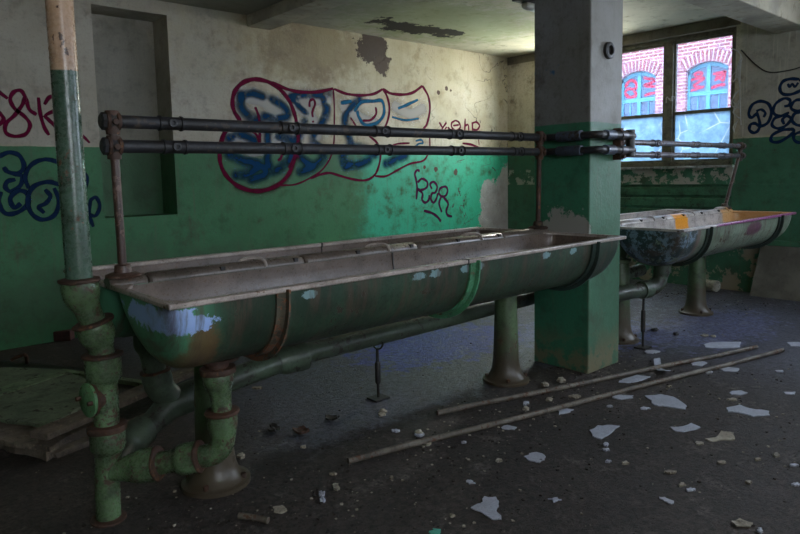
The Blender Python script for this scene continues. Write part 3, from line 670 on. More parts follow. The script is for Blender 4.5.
R1 = [(NV, .075, [(98, 308), (112, 350), (118, 392), (100, 430)]), (NV, .08, [(98, 318), (68, 342), (52, 318), (72, 266), (120, 245), (168, 260), (186, 310), (166, 370), (122, 392), (88, 376), (62, 384), (56, 414), (80, 432), (104, 424)]), (NV, .065, [(96, 304), (126, 294), (150, 314), (140, 340)]),
 (NV, .075, [(262, 275), (290, 268), (296, 238), (262, 228), (216, 255), (196, 296), (210, 325), (250, 330), (292, 310)]), (NV, .075, [(250, 332), (206, 346), (190, 386), (226, 406), (270, 390), (302, 352), (280, 332), (252, 352), (262, 382)]),
 (NV, .08, [(352, 114), (300, 112), (256, 126), (236, 165), (252, 200), (300, 204), (356, 182), (385, 150), (352, 114)]), (NV, .06, [(284, 140), (294, 160), (310, 142), (326, 158), (346, 134)]),
 (NV, .08, [(312, 410), (250, 416), (192, 446), (186, 480), (230, 486), (290, 452), (320, 422), (300, 405)]),
 (NV, .075, [(395, 262), (356, 236), (320, 246), (302, 282), (330, 302), (372, 296)]), (NV, .075, [(360, 310), (322, 320), (310, 360), (340, 386), (385, 382), (420, 340)]), (NV, .075, [(400, 425), (356, 428), (320, 446), (326, 480), (370, 488), (430, 450)])]
ribbon_object('graffiti', R1, 0, XW, -1, WR, 'navy blue looping letters on the wall right of the window', cR, ws=.48)
# red scrawls on the glass of two windows across the yard
cF = lambda x, y: (615 + x / 5.936, 30 + y / 5.936)
F1 = [('spray_red', .10, [(60, 340), (90, 300), (125, 315), (120, 350), (80, 350), (60, 375), (90, 400), (125, 385), (110, 355)]), ('spray_red', .09, [(170, 280), (200, 290), (240, 285)]), ('spray_red', .10, [(240, 300), (200, 320), (175, 330), (240, 335)]), ('spray_red', .09, [(175, 390), (210, 378), (240, 372)])]
F2 = [('spray_red', .07, [(468, 268), (490, 252), (520, 256), (500, 275), (470, 270)]), ('spray_red', .08, [(445, 300), (480, 290), (530, 285), (495, 310), (470, 330), (500, 342), (530, 335)]), ('spray_red', .08, [(445, 360), (480, 352), (500, 330)]),
 ('spray_red', .08, [(580, 262), (620, 255), (655, 245), (630, 275), (590, 300)]), ('spray_red', .07, [(600, 300), (610, 270), (640, 300), (655, 260)]), ('spray_red', .09, [(570, 345), (610, 330), (655, 322)])]
wl = [o for o in bd.children if o.name.startswith('window') and 'glass' not in o.name]
for F_, cc, wi in ((F1, 'left', 4), (F2, 'right', 3)):
    o = ribbon_object('graffiti', F_, 0, XF + .15, -1, wl[wi], 'red scrawl on the glass', cF, off=offb, ws=1.0)

# ---------------------------------------------------------------- the wash troughs
def basin_mesh(L, side, wtop=.27, D=.285, yc=.325, endr=.15, seg=28):
    """one half-round basin with rounded ends; outer shell then inner shell; local x 0..L, z 0 at rim"""
    b = MB()
    def shell(w, d, x0, x1, er):
        st = []
        for k in range(9): 
            a = k / 8 * PI / 2; uu = 1 - math.cos(a); st.append((x0 + er * uu, (1 - (1 - uu) ** 2.7) ** (1 / 2.7)))
        st2 = [(x0 + x1 - x, f) for x, f in reversed(st)]
        mid = [(x0 + er + (x1 - x0 - 2 * er) * k / 10, 1.0) for k in range(1, 10)]
        rings = []
        for x, f in st + mid + st2:
            ww = w * (.80 + .20 * f); dd = d * max(f, .02)
            rings.append([Vector((x, side * (yc + ww * math.cos(PI * j / seg)), -dd * math.sin(PI * j / seg) ** .85 if 0 < j < seg else 0)) for j in range(seg + 1)])
        b.rings(rings, closed=False)
    b.cur = 0; shell(wtop, D, .012, L - .012, endr)
    b.cur = 1; shell(wtop - .012, D - .012, .024, L - .024, endr - .01)
    return b
def strap(x, side, mat, root, w=.045, yc=.325, r=.283, d=.298):
    b = MB(); n = 26
    for (rr, dd) in ((r, d),):
        rings = []
        for j in range(n + 1):
            a = PI * j / n; c, s_ = math.cos(a), math.sin(a) ** .85 if 0 < j < n else 0
            o = Vector((0, side * (yc + rr * c), -dd * s_)); i = Vector((0, side * (yc + (rr - .010) * c), -(dd - .010) * s_))
            rings.append([o + Vector((x - w / 2, 0, 0)), o + Vector((x + w / 2, 0, 0)), i + Vector((x + w / 2, 0, 0)), i + Vector((x - w / 2, 0, 0))])
        b.rings(rings)
    # stiffening web standing on the strap
    rings = []
    for j in range(n + 1):
        a = PI * j / n; c, s_ = math.cos(a), math.sin(a) ** .85 if 0 < j < n else 0
        o = Vector((0, side * (yc + (r + .022) * c), -(d + .022) * s_)); i = Vector((0, side * (yc + (r - .004) * c), -(d - .004) * s_))
        rings.append([o + Vector((x + w / 2 - .008, 0, 0)), o + Vector((x + w / 2, 0, 0)), i + Vector((x + w / 2, 0, 0)), i + Vector((x + w / 2 - .008, 0, 0))])
    b.rings(rings)
    return b.build('strap', mat, root)
def pedestal(x, root, zr, mat):
    b = MB().lathe((x, 0, -zr), (0, 0, 1), [(0, .150), (.018, .150), (.022, .134), (.030, .124), (.055, .104), (.09, .091), (.14, .084), (.30, .078), (.60, .068), (zr - .30, .064), (zr - .29, .085), (zr - .27, .085), (zr - .265, .05), (zr - .03, .05)], 32)
    o = b.build('pedestal', mat, root)
    for k in range(4):
        a = PI / 4 + k * PI / 2
        MB().lathe((x + .125 * math.cos(a), .125 * math.sin(a), -zr + .024), (0, 0, 1), [(0, .012), (.022, .012), (.022, .001)], 6).build('anchor_bolt', M['rust'], o)
def trough(loc, L, straps, peds, mats, label, rimdrop=0.0, seams=()):
    root = empty('wash_trough', loc); tag(root, label, 'wash trough', 'double wash troughs')
    m_out, m_in = mats
    for side in (-1, 1):
        basin_mesh(L, side).build('basin', [m_out, m_in], root)
        r = MB(); s = side
        def bar(x0, x1, y0, y1): r.box(x0, x1, min(s * y0, s * y1), max(s * y0, s * y1), -.012, .008)
        bar(0, L, .575, .61); bar(0, .026, .03, .575); bar(L - .026, L, .03, .575)
        # sloping corner fillets between round basin and square rim
        for x0, x1 in ((.026, .10), (L - .026, L - .10)):
            for y0, y1 in ((.575, .49), (.03, .16)):
                r.rings([[Vector((x0, s * y0, z)), Vector((x1, s * y0, z)), Vector((x0, s * y1, z))] for z in (-.010, .004)])
        r.build('rim', M['enamel_rim1'] if m_in is M['enamel1'] else m_in, root, bevel=.005)
        for x in seams:
            q = MB().box(x - .004, x + .004, min(s * .57, s * .612), max(s * .57, s * .612), -.014, .0095)
            n = 20; rg = []
            for j in range(n + 1):
                a = PI * j / n; c, sn = math.cos(a), math.sin(a) ** .85 if 0 < j < n else 0
                rg.append([Vector((x + dx, s * (.325 + rr * c), -(rr + .015) * sn)) for dx, rr in ((-.003, .2575), (.003, .2575), (.003, .253), (-.003, .253))])
            q.rings(rg); q.build('seam', M['iron_black'], root)
        for x, mk in straps: strap(x, side, M[mk if side < 0 else 'band_dark'], root)
    # raised centre ridge made of rounded covers with gaps and soap scallops
    x = 0.0; k = 0
    while x < L - .02:
        e = min(x + (.74 if k else .15), L); rd = MB(); rings = []
        for xx in (x + .002, x + .012, e - .014, e - .004):
            sc = .82 if xx in (x + .002, e - .004) else 1
            rings.append([Vector((xx, y * sc, z * sc if z > 0 else z)) for y, z in ((-.052, -.012), (-.055, .004), (-.048, .020), (-.034, .029), (-.012, .034), (.012, .034), (.034, .029), (.048, .020), (.055, .004), (.052, -.012))])
        rd.rings(rings).build('ridge_cover', M['enamel_ridge1'] if m_in is M['enamel1'] else m_in, root)
        if k and x + .5 < L:
            cx_ = x + .49
            sp = MB(); sp.tube(catmull([(cx_ - .05, .056, .012), (cx_ - .035, .040, .034), (cx_ - .005, .015, .043), (cx_ + .02, -.012, .043), (cx_ + .033, -.040, .034), (cx_ + .035, -.058, .006)], 4), [.004] + [.008] * 19 + [.004], 8)
            sp.build('soap_rest', M['enamel_rim1'] if m_in is M['enamel1'] else m_in, root)
        x = e; k += 1
    for s in (-1, 1):      # dark drain notches at the side of the ridge
        nb = MB()
        for j in range(int((L - .3) / .37)):
            nb = MB().box(.455 + j * .37, .475 + j * .37, min(s * .034, s * .057), max(s * .034, s * .057), .012, .0290)
            nb.build('overflow_notch', M['iron_black'], root)
    for x in peds: pedestal(x, root, loc[2], M['pedestal'])
    return root
ZR = .943
T1o = trough((.80, 2.63, ZR), 2.85, ((.42, 'band_rust'), (1.46, 'band_green'), (2.50, 'band_dark')), (.41, 2.44), (M['basin1'], M['enamel1']),
      'long dark green double wash trough with chipped blue paint at its near end', seams=(1.42,))
T2o = trough((4.42, 2.63, .925), 2.28, ((.41, 'band_dark'), (1.88, 'band_dark')), (.24, 1.62), (M['basin2'], M['enamel2']),
      'shorter pale double wash trough beyond the pillar with an orange paint patch')

# ---------------------------------------------------------------- rails with spray couplings
rl = empty('water_rail', (.88, 2.62, 0)); tag(rl, 'pair of dark water pipes on posts running above the troughs and around the pillar', 'water pipe')
ro = (.88, 2.62, 0)
YR = 2.62
def line(pts, r, seg=14): return MB().tube(pts, r, seg)
for z, z3 in ((1.578, 1.566), (1.483, 1.470)):
    MB().tube([(.84, YR, z), (2.2, YR, z - .001), (3.60, YR, z)], .0255, 16).build('rail_pipe', M['rail'], rl, off=ro)
    MB().lathe((.812, YR, z), (1, 0, 0), [(0, .024), (.006, .034), (.055, .034), (.058, .028)], 8).build('end_cap', M['rail'], rl, off=ro, angle=20)
    yj = 2.235
    p = [(3.60, YR, z), (3.64, YR, z), (3.665, YR - .03, z), (3.665, yj + .05, z), (3.685, yj, z), (3.74, yj, z), (4.07, yj, z), (4.12, yj + .02, z), (4.135, yj + .06, z), (4.135, YR - .06, z3), (4.16, YR, z3), (4.22, YR, z3)]
    MB().tube(catmull(p, 4), .0235, 14).build('pipe_bend', M['rail'], rl, off=ro)
    MB().lathe((3.75, yj, z), (1, 0, 0), [(0, .024), (.002, .032), (.10, .032), (.103, .024)]).build('coupling', M['rail_blue'], rl, off=ro)
    MB().lathe((3.665, 2.53, z), (0, -1, 0), [(0, .024), (.002, .033), (.18, .033), (.183, .024)]).build('coupling', M['rail_blue'], rl, off=ro)
    MB().lathe((3.93, yj, z), (1, 0, 0), [(0, .024), (.002, .029), (.07, .029), (.073, .024)]).build('coupling', M['rail_grey'], rl, off=ro)
    MB().tube([(4.22, YR, z3), (6.93, YR - .01, z3)], .0225, 14).build('rail_pipe', M['rail_grey'], rl, off=ro)
    MB().lathe((6.93, YR - .01, z3), (1, 0, 0), [(0, .034), (.05, .034), (.055, .024)], 8).build('end_cap', M['rail_grey'], rl, off=ro, angle=20)
    def port(x, zz, mk):
        b = MB()
        for dx in (-.05, .04): b.lathe((x + dx, YR, zz), (1, 0, 0), [(0, .026), (.002, .031), (.010, .031), (.012, .026)], 20)
        b.lathe((x - .04, YR, zz), (1, 0, 0), [(0, .0265), (.08, .0265)], 20)
        b.lathe((x, YR - .020, zz), (0, -1, 0), [(0, .018), (.012, .018), (.014, .016), (.014, .010), (.004, .009), (.004, .001)], 18)
        b.build('spray_coupling', M[mk], rl, off=ro)
    for k in range(5): port(1.085 + k * .563 + (.0 if z > 1.5 else .012), z, 'rail')
    for x in (4.60, 5.17, 5.92, 6.5): port(x, z3, 'rail_grey')
def post(p0, p1, mk, r=.0165):
    b = MB().tube([p0, Vector(p0).lerp(Vector(p1), .5), p1], r, 14)
    b.lathe(Vector(p0) - Vector((0, 0, .0)), (0, 0, 1), [(0, .065), (.008, .067), (.014, .055), (.018, .034), (.045, .030), (.05, .022)], 24)
    b.build('post', M[mk], rl, off=ro)
post((.862, YR, ZR + .030), (.858, YR, 1.60), 'post'); post((3.57, YR, ZR + .030), (3.588, YR, 1.60), 'rust'); post((6.62, 2.63, .925 + .030), (6.92, 2.60, 1.58), 'post')
def clamp(x, y, z, mk):
    b = MB().lathe((x - .028, y, z), (1, 0, 0), [(0, .030), (.004, .037), (.015, .037), (.018, .031), (.038, .031), (.041, .037), (.052, .037), (.056, .030)], 18)
    b.lathe((x, y - .034, z - .004), (0, -1, 0), [(0, .012), (.012, .012), (.013, .001)], 6)
    b.tube([(x, y, z - .05), (x, y, z + .040)], .026, 12)
    b.build('clamp', M[mk], rl, off=ro)
for z in (1.578, 1.483): clamp(.858, YR, z, 'rust'); clamp(3.586, YR, z, 'rust')
for z in (1.566, 1.470): clamp(6.90, YR - .01, z, 'post')
# wall bracket fixing the bend to the pillar
b = MB().box(3.99, 4.025, 2.26, 2.319, 1.42, 1.63); b.lathe((4.005, 2.265, 1.60), (0, -1, 0), [(0, .014), (.03, .014), (.031, .001)], 8); b.lathe((4.005, 2.265, 1.44), (0, -1, 0), [(0, .014), (.03, .014), (.031, .001)], 8)
b.build('pillar_bracket', M['rust'], rl, off=ro, bevel=.003)
MB().lathe((4.085, yj + .01, 1.44), (0, 0, 1), [(0, .030), (.18, .030)], 16).build('valve_body', M['iron_black'], rl, off=ro)

# ---------------------------------------------------------------- soil stack and drain
so = (.752, 2.64, 0)
st = empty('soil_stack', so); tag(st, 'tall green and cream drain pipe with rusty sockets joined to the near trough', 'drain pipe')
def stack_extra(t, c):
    X, Y, Z = t.sep()
    n = t.noise(12, 4, .6, seed=3)
    up = t.step(t.math('MULTIPLY_ADD', n, .01, Z), 1.758, 1.764)
    cream = t.mix(t.step(t.noise(9, 6, .7, seed=6), .45, .7), (.42, .27, .17), (.25, .16, .10))
    cream = t.mix(t.step(t.noise(26, 5, .6, stretch=(1, 1, .6), seed=9), .60, .63), cream, (.05, .025, .015))
    dark = t.mix(t.mul(t.step(Z, 1.50, 1.62), .8), c, (.025, .06, .038))
    return t.mix(up, dark, cream)
M['stack'] = mat_worn('two_tone_stack_paint', (.085, .145, .105), (.06, .10, .07), RUST, .64, .28, 1.3, fixed=True, extra=stack_extra)
MB().tube([(.707, 2.64, .96), (.705, 2.64, 2.0), (.703, 2.64, ZC)], .047, 24).build('upper_pipe', M['stack'], st, off=so)
def wobble(b, amt):
    b.v = [p + Vector((mnoise.noise(p * 28), mnoise.noise(p * 28 + Vector((7, 0, 0))), mnoise.noise(p * 28 + Vector((0, 9, 0))) * .6)) * amt for p in b.v]; return b
def collar(c, a, r, name='collar', root=None, off=None, h=.017):
    if root is st: r = r * .93
    wobble(MB().lathe(Vector(c) - Vector(a).normalized() * h / 2, a, [(0, r * .86), (.003, r), (h * .35, r * 1.03), (h * .65, r * 1.03), (h - .003, r), (h, r * .84)], 28), .006).build(name, M['rust'], root, off=off)
# S-bend and sockets as swept shapes with changing radius
def swept(name, pts, root, off, mat, seg=24, n=5):
    P = catmull([Vector((*p[:3],)) for p in pts], n); pts = [(*p[:3], p[3] * (.84 if p[3] < .0605 else .92)) if root is st else p for p in pts]; R = [v.x for v in catmull([Vector((p[3], 0, 0)) for p in pts], n)]
    return wobble(MB().tube(P, R, seg), .0022).build(name, mat, root, off=off)
swept('offset_bend', [(.706, 2.64, .975, .072), (.708, 2.64, .945, .074), (.713, 2.64, .91, .072), (.724, 2.64, .87, .060), (.737, 2.64, .83, .056), (.75, 2.64, .80, .058)], st, so, M['pipe_green'])
swept('lower_bend', [(.744, 2.64, .805, .070), (.752, 2.64, .775, .073), (.759, 2.64, .745, .071), (.766, 2.64, .71, .060), (.770, 2.64, .68, .056), (.771, 2.64, .66, .056)], st, so, M['pipe_green'])
swept('socket_pipe', [(.771, 2.64, .670, .072), (.771, 2.64, .62, .074), (.771, 2.64, .58, .072), (.771, 2.64, .555, .060), (.771, 2.64, .50, .058), (.770, 2.64, .38, .056)], st, so, M['pipe_green'])
swept('base_tee', [(.770, 2.64, .375, .070), (.770, 2.64, .33, .073), (.768, 2.64, .295, .071), (.766, 2.64, .265, .060), (.760, 2.64, .2, .056), (.755, 2.64, .1, .056), (.752, 2.64, 0.002, .056)], st, so, M['pipe_green'])
collar((.706, 2.64, .975), (0, 0, 1), .080, root=st, off=so); collar((.745, 2.64, .806), (.25, 0, -.97), .080, root=st, off=so)
collar((.771, 2.64, .672), (0, 0, 1), .080, root=st, off=so); collar((.770, 2.64, .378), (0, 0, 1), .078, root=st, off=so, h=.03)
MB().lathe((.752, 2.64, 0), (0, 0, 1), [(0, .068), (.008, .068), (.014, .054)], 24).build('floor_collar', M['rust'], st, off=so)
# cleaning eye
ad = Vector((-.985, -.17, .03)).normalized(); cc = Vector((.771, 2.64, .505))
MB().lathe(cc, ad, [(.02, .046), (.048, .048), (.050, .066), (.062, .070)], 28).build('cleaning_eye', M['rust'], st, off=so)
cv = MB().lathe(cc + ad * .062, ad, [(0, .066), (.010, .067), (.013, .062), (.014, .001)], 28)
M['cover_green'] = mat_worn('cover_green', (.14, .31, .14), (.09, .20, .09), (.12, .05, .025), .60, .4, 2.5)
cvo = cv.build('cover_plate', M['cover_green'], st, off=so, label='round green cover plate with two bolts')
for s_ in (1, -1): MB().lathe(cc + ad * .075 + ad.cross(Vector((0, 0, 1))).normalized() * .047 * s_, ad, [(0, .009), (.018, .009), (.019, .001)], 6).build('bolt', M['rust'], cvo, off=so)
# branch from the near trough
d0 = Vector((1.085, 2.33, .27)); d1 = Vector((.762, 2.64, .195)); q = (d1 - d0)
def bp(t_): return tuple(d0 + q * t_)
swept('branch_socket', [(*bp(.99), .05), (*bp(.86), .056), (*bp(.78), .062), (*bp(.70), .072), (*bp(.60), .074), (*bp(.55), .072)], st, so, M['pipe_green'])
collar(bp(.545), q, .072, root=st, off=so, h=.018)
swept('branch_pipe', [(*bp(.56), .054), (*bp(.40), .054), (*bp(.33), .066), (*bp(.22), .068), (*bp(.17), .067)], st, so, M['pipe_green'])
collar(bp(.165), q, .067, root=st, off=so, h=.018)
swept('elbow', [(*bp(.17), .052), (*bp(.05), .053), (1.10, 2.33, .295, .056), (1.108, 2.325, .34, .058), (1.108, 2.325, .385, .064), (1.108, 2.325, .43, .066)], st, so, M['pipe_green'], n=7)
collar((1.108, 2.325, .435), (0, 0, 1), .073, root=st, off=so)
swept('trap_neck', [(1.108, 2.325, .43, .048), (1.105, 2.325, .50, .050), (1.102, 2.325, .53, .058), (1.10, 2.325, .56, .064), (1.10, 2.33, .60, .064)], st, so, M['pipe_green'])
collar((1.10, 2.33, .605), (0, 0, 1), .072, root=st, off=so, h=.03)
MB().lathe((1.10, 2.33, .615), (0, 0, 1), [(0, .045), (.030, .045), (.032, .085), (.045, .088)], 24).build('trough_flange', M['rust'], st, off=so)

dr = empty('drain_pipe', (1.12, 2.95, 0)); do = (1.12, 2.95, 0); tag(dr, 'long dark drain pipe running low behind the pedestals of the near trough', 'drain pipe')
MB().tube([(1.19, 2.95, .300), (1.50, 2.95, .345), (1.86, 2.95, .385)], .058, 20).build('near_pipe', M['pipe_dark'], dr, off=do)
MB().lathe((1.73, 2.95, .372), (1, 0, .05), [(0, .058), (.03, .072), (.10, .078), (.14, .082), (.165, .082), (.17, .058)], 24).build('socket', M['pipe_dark'], dr, off=do)
MB().tube([(1.86, 2.95, .385), (3.0, 2.95, .395), (5.6, 2.95, .43)], .055, 20).build('far_pipe', M['pipe_dark'], dr, off=do)
swept('wye', [(1.30, 2.95, .318, .072), (1.22, 2.95, .305, .074), (1.14, 2.945, .285, .066), (1.05, 2.92, .24, .055), (.98, 2.88, .225, .055)], dr, do, M['pipe_dark'])
swept('wye_end', [(1.0, 2.89, .23, .068), (.95, 2.86, .222, .071), (.91, 2.83, .215, .070), (.87, 2.79, .20, .056), (.80, 2.70, .18, .05)], dr, do, M['pipe_dark'])
swept('drop_pipe', [(1.06, 2.95, .66, .062), (1.062, 2.95, .60, .062), (1.07, 2.95, .56, .052), (1.085, 2.95, .47, .050)], dr, do, M['pipe_dark'])
swept('drop_socket', [(1.085, 2.95, .47, .064), (1.095, 2.95, .42, .067), (1.108, 2.95, .38, .064), (1.145, 2.95, .335, .060), (1.20, 2.95, .295, .060)], dr, do, M['pipe_dark'])
collar((1.086, 2.95, .47), (.1, 0, -1), .066, root=dr, off=do, h=.014)

# drain trap of the far trough
d2 = empty('drain_trap', (4.72, 2.33, 0)); o2 = (4.72, 2.33, 0); tag(d2, 'dark drain bend under the far trough beside the pillar', 'drain pipe')
swept('trap_bend', [(4.73, 2.32, .645, .060), (4.73, 2.32, .60, .060), (4.725, 2.33, .55, .054), (4.70, 2.34, .49, .056), (4.62, 2.36, .455, .055), (4.40, 2.40, .455, .054), (4.16, 2.43, .455, .054)], d2, o2, M['pipe_dark'], n=7)
swept('inlet_socket', [(4.73, 2.32, .66, .085), (4.73, 2.32, .645, .085), (4.73, 2.32, .63, .066), (4.73, 2.32, .57, .064)], d2, o2, M['pipe_dark'])
swept('side_socket', [(4.60, 2.365, .455, .068), (4.57, 2.37, .455, .068), (4.52, 2.38, .455, .066)], d2, o2, M['pipe_dark'])
def jack(x, y, h, label):
    r = empty('pipe_stand', (x, y, 0)); tag(r, label, 'pipe support', 'thin adjustable pipe stands')
    MB().box(-.055, .055, -.045, .045, 0, .012).build('base_plate', M['iron_black'], r, smooth=False, bevel=.003)
    MB().tube([(0, 0, .01), (0, 0, h)], .009, 12).build('rod', M['iron_black'], r)
    MB().lathe((0, 0, h * .30), (0, 0, 1), [(0, .012), (.01, .017), (h * .40, .017), (h * .40 + .01, .012)], 16).build('sleeve', M['iron_black'], r)
    b = MB(); b.tube([(0, .055 * math.cos(a), h + .05 - .055 * math.sin(a)) for a in [PI * k / 12 for k in range(13)]], .006, 8)
    b.build('cradle', M['iron_black'], r)
jack(2.42, 2.95, .315, 'thin black pipe stand under the long drain pipe of the near trough')
jack(4.57, 2.385, .405, 'thin dark pipe stand right of the pillar')

# ---------------------------------------------------------------- rods on the floor
def rod(name, p0, p1, r, label):
    p0, p1 = Vector(p0), Vector(p1); n = 10
    pts = [p0.lerp(p1, k / n) + Vector((0, .006 * math.sin(k * 1.3), .001 * math.sin(k * 2.1))) for k in range(n + 1)]
    root_o = MB().tube([p - p0 for p in pts], r, 12).build(name, M['rod'])
    root_o.location = p0; tag(root_o, label, 'metal pipe', 'metal pipes on the floor'); return root_o
rod('metal_pipe', at(348, 461, 2, .018), at(783, 350, 2, .018), .015, 'longer and nearer of the two thin rusty pipes lying on the floor')
rod('metal_pipe', at(437, 413, 2, .018), at(757, 347, 2, .018), .015, 'shorter thin rusty pipe on the floor, the one closer to the pillar')

# ---------------------------------------------------------------- debris at the left
def slab(name, pxs, z0, z1, mat, label, cat, tilt=None, ragged=0.0, at_z=None):
    P = [at(x, y, 2, z1) for x, y in pxs]
    if ragged:
        Q = []
        for i, p in enumerate(P):
            q_ = P[(i + 1) % len(P)]; m = max(2, int((q_ - p).length / .06))
            for k in range(m):
                v = p.lerp(q_, k / m); Q.append(v + Vector((random.uniform(-ragged, ragged), random.uniform(-ragged, ragged), 0)))
        P = Q
    c = sum(P, Vector()) / len(P); c.z = 0
    b = MB().prism([(p.x - c.x, p.y - c.y) for p in P], z0, z1)
    o = b.build(name, mat, smooth=False, bevel=.003); o.location = c; tag(o, label, cat); return o
slab('old_board', [(-70, 372), (0, 367), (62, 369), (98, 383), (96, 398), (70, 413), (44, 425), (0, 419), (-60, 420)], .095, .115, M['board'], 'large mouldy green board lying on the planks at the left', 'board', ragged=.008)
slab('wooden_slab', [(-60, 418), (0, 421), (44, 428), (34, 438), (50, 446), (0, 440), (-60, 434)], .062, .092, M['wood'], 'rotten wooden slab under the front edge of the green board', 'wood', ragged=.01)
slab('wooden_slab', [(-60, 435), (0, 438), (48, 450), (60, 440), (120, 412), (100, 395), (60, 405), (0, 395), (-60, 400)], .0, .06, M['wood'], 'lowest rotten wood layer of the pile at the left', 'wood', ragged=.01)
def plank(name, a, c, w, z0, z1, label, mk='wood'):
    a, c = Vector(a), Vector(c); L = (c - a).length; ang = math.atan2(c.y - a.y, c.x - a.x)
    b = MB(); n = 14; rings = []
    for k in range(n + 1):
        x = L * k / n; j = .006 * mnoise.noise(Vector((k * .9, a.x * 5, 0))); ex = (random.uniform(-.02, .02) if k in (0, n) else 0)
        rings.append([Vector((x + ex, -w / 2 + j, z0)), Vector((x, w / 2 + j, z0)), Vector((x + ex * .5, w / 2 + j, z1 + j * .3)), Vector((x - ex, -w / 2 + j, z1))])
    o = b.rings(rings).build(name, M[mk], smooth=False, bevel=.003)
    o.location = (a.x, a.y, 0); o.rotation_euler = (0, 0, ang); tag(o, label, 'wood'); return o
plank('wooden_plank', at(38, 433, 2, .15).to_tuple(), at(205, 362, 2, .15).to_tuple(), .12, .118, .15, 'long rotten plank lying on top of the pile behind the drain pipe')
plank('wooden_plank', at(52, 452, 2, .03).to_tuple(), at(205, 392, 2, .03).to_tuple(), .07, .0, .03, 'lower weathered plank on the floor in front of the pile')
plank('wooden_plank', at(-40, 405, 2, .12).to_tuple(), at(62, 372, 2, .12).to_tuple(), .13, .117, .127, 'pale green painted board strip across the mouldy board', 'board_green')
plank('wooden_plank', at(60, 371, 2, .02).to_tuple(), at(165, 386, 2, .02).to_tuple(), .05, .0, .03, 'narrow pale green strip of wood behind the drain pipe', 'board_green')
fr = plank('iron_frame_bar', at(-50, 360, 2, .02).to_tuple(), at(95, 372, 2, .02).to_tuple(), .13, .0, .022, 'flat dark bar with a bent handle on the floor at the left', 'iron_black'); fr['category'] = 'iron bar'
g0, g1, g2, g3 = at(11, 360, 2, .09), at(22, 355, 2, .12), at(26, 356, 2, .115), at(27, 363, 2, .02)
fi = fr.matrix_basis.inverted() if False else (Matrix.Translation(fr.location) @ Matrix.Rotation(fr.rotation_euler.z, 4, 'Z')).inverted()
MB().tube([fi @ p for p in catmull([g0, g1, g2, g3], 5)], .013, 10).build('bent_handle', M['rust'], fr)
pb = at(61, 341, 2, 0)
bk_ = MB().box(-.11, .11, -.05, .05, 0, .085).build('brick', M['brick'], smooth=False, bevel=.006); bk_.location = (pb.x, pb.y + .05, 0); bk_.rotation_euler = (0, 0, -.6); tag(bk_, 'dark red brick on the floor against the green wall', 'brick')

b = MB().tube([(0, 0, .014), (.004, -.06, .014), (.0, -.13, .013)], [.013, .012, .013], 10); o = b.build('broken_stick', M['rod']); o.location = at(239, 519, 2, 0); o.rotation_euler = (0, 0, .55); tag(o, 'short pale broken stick at the bottom edge of the floor', 'stick')
# white can lying behind the far pedestal
pcn = at(712, 291, 2, 0)
cn = MB().lathe((0, .10, .065), (-.25, -1, 0), [(0, .05), (.003, .062), (.17, .064), (.176, .058), (.170, .045), (.165, .001)], 24).build('tin_can', M['lead']); cn.location = pcn; tag(cn, 'pale cylindrical can lying on its side by the window wall', 'can')

# ---------------------------------------------------------------- ceiling lamp, cable, cobweb
t = NT('lamp_glass'); M['lamp_glass'] = t.finish((.70, .70, .66), .25)
lp = at(529, 5, 2, 2.93); lr = empty('ceiling_lamp', (lp.x, lp.y, ZC)); tag(lr, 'old bulkhead lamp with a white glass on the ceiling beside the pillar', 'ceiling lamp')
MB().box(-.20, .10, -.05, .05, -.04, 0).build('lamp_base', M['iron_black'], lr, smooth=False, bevel=.008)
MB().lathe((-.08, 0, -.06), (1, 0, 0), [(0, .02), (.01, .035), (.05, .045), (.20, .045), (.24, .03), (.25, .004)], 20).build('lamp_glass', M['lamp_glass'], lr)
c0 = [at(741, 50, 0, XW - .012), at(755, 64, 0, XW - .012), at(768, 72, 0, XW - .012), at(785, 71, 0, XW - .012), at(803, 66, 0, XW - .012), at(830, 52, 0, XW - .012)]
cb = MB().tube([p - c0[0] for p in catmull(c0, 6)], .006, 8).build('cable', M['iron_black']); cb.location = c0[0]; tag(cb, 'thin dark cable sagging along the wall right of the window', 'cable')
cw = MB(); rr = random.Random(3)
cwc = at(739, 50, 0, XW - .01)
for (a, c_) in (((731, 48), (741, 55)), ((741, 55), (737, 70)), ((737, 70), (733, 82)), ((741, 55), (740, 90)), ((740, 90), (732, 101)), ((741, 98), (733, 112)), ((733, 112), (741, 118)), ((741, 60), (741, 125)), ((735, 76), (741, 84)), ((731, 100), (739, 108)), ((738, 120), (734, 132)), ((668, 98), (672, 101)), ((666, 103), (668, 97)), ((672, 101), (675, 97))):
    p0, p1 = at(*a, 0, XW - .012 if a[0] > 700 else XW + .06), at(*c_, 0, XW - .012 if c_[0] > 700 else XW + .06)
    for k in range(2):
        m = p0.lerp(p1, .5) + Vector((0, rr.uniform(-.03, .03), rr.uniform(-.03, .03)))
        cw.tube([p - cwc for p in catmull([p0, m, p1], 4)], 0.006 if k == 0 else .0035, 5)
cwo = cw.build('cobweb', M['web']); cwo.location = cwc; tag(cwo, 'grey cobweb strands along the right side of the window', 'cobweb')

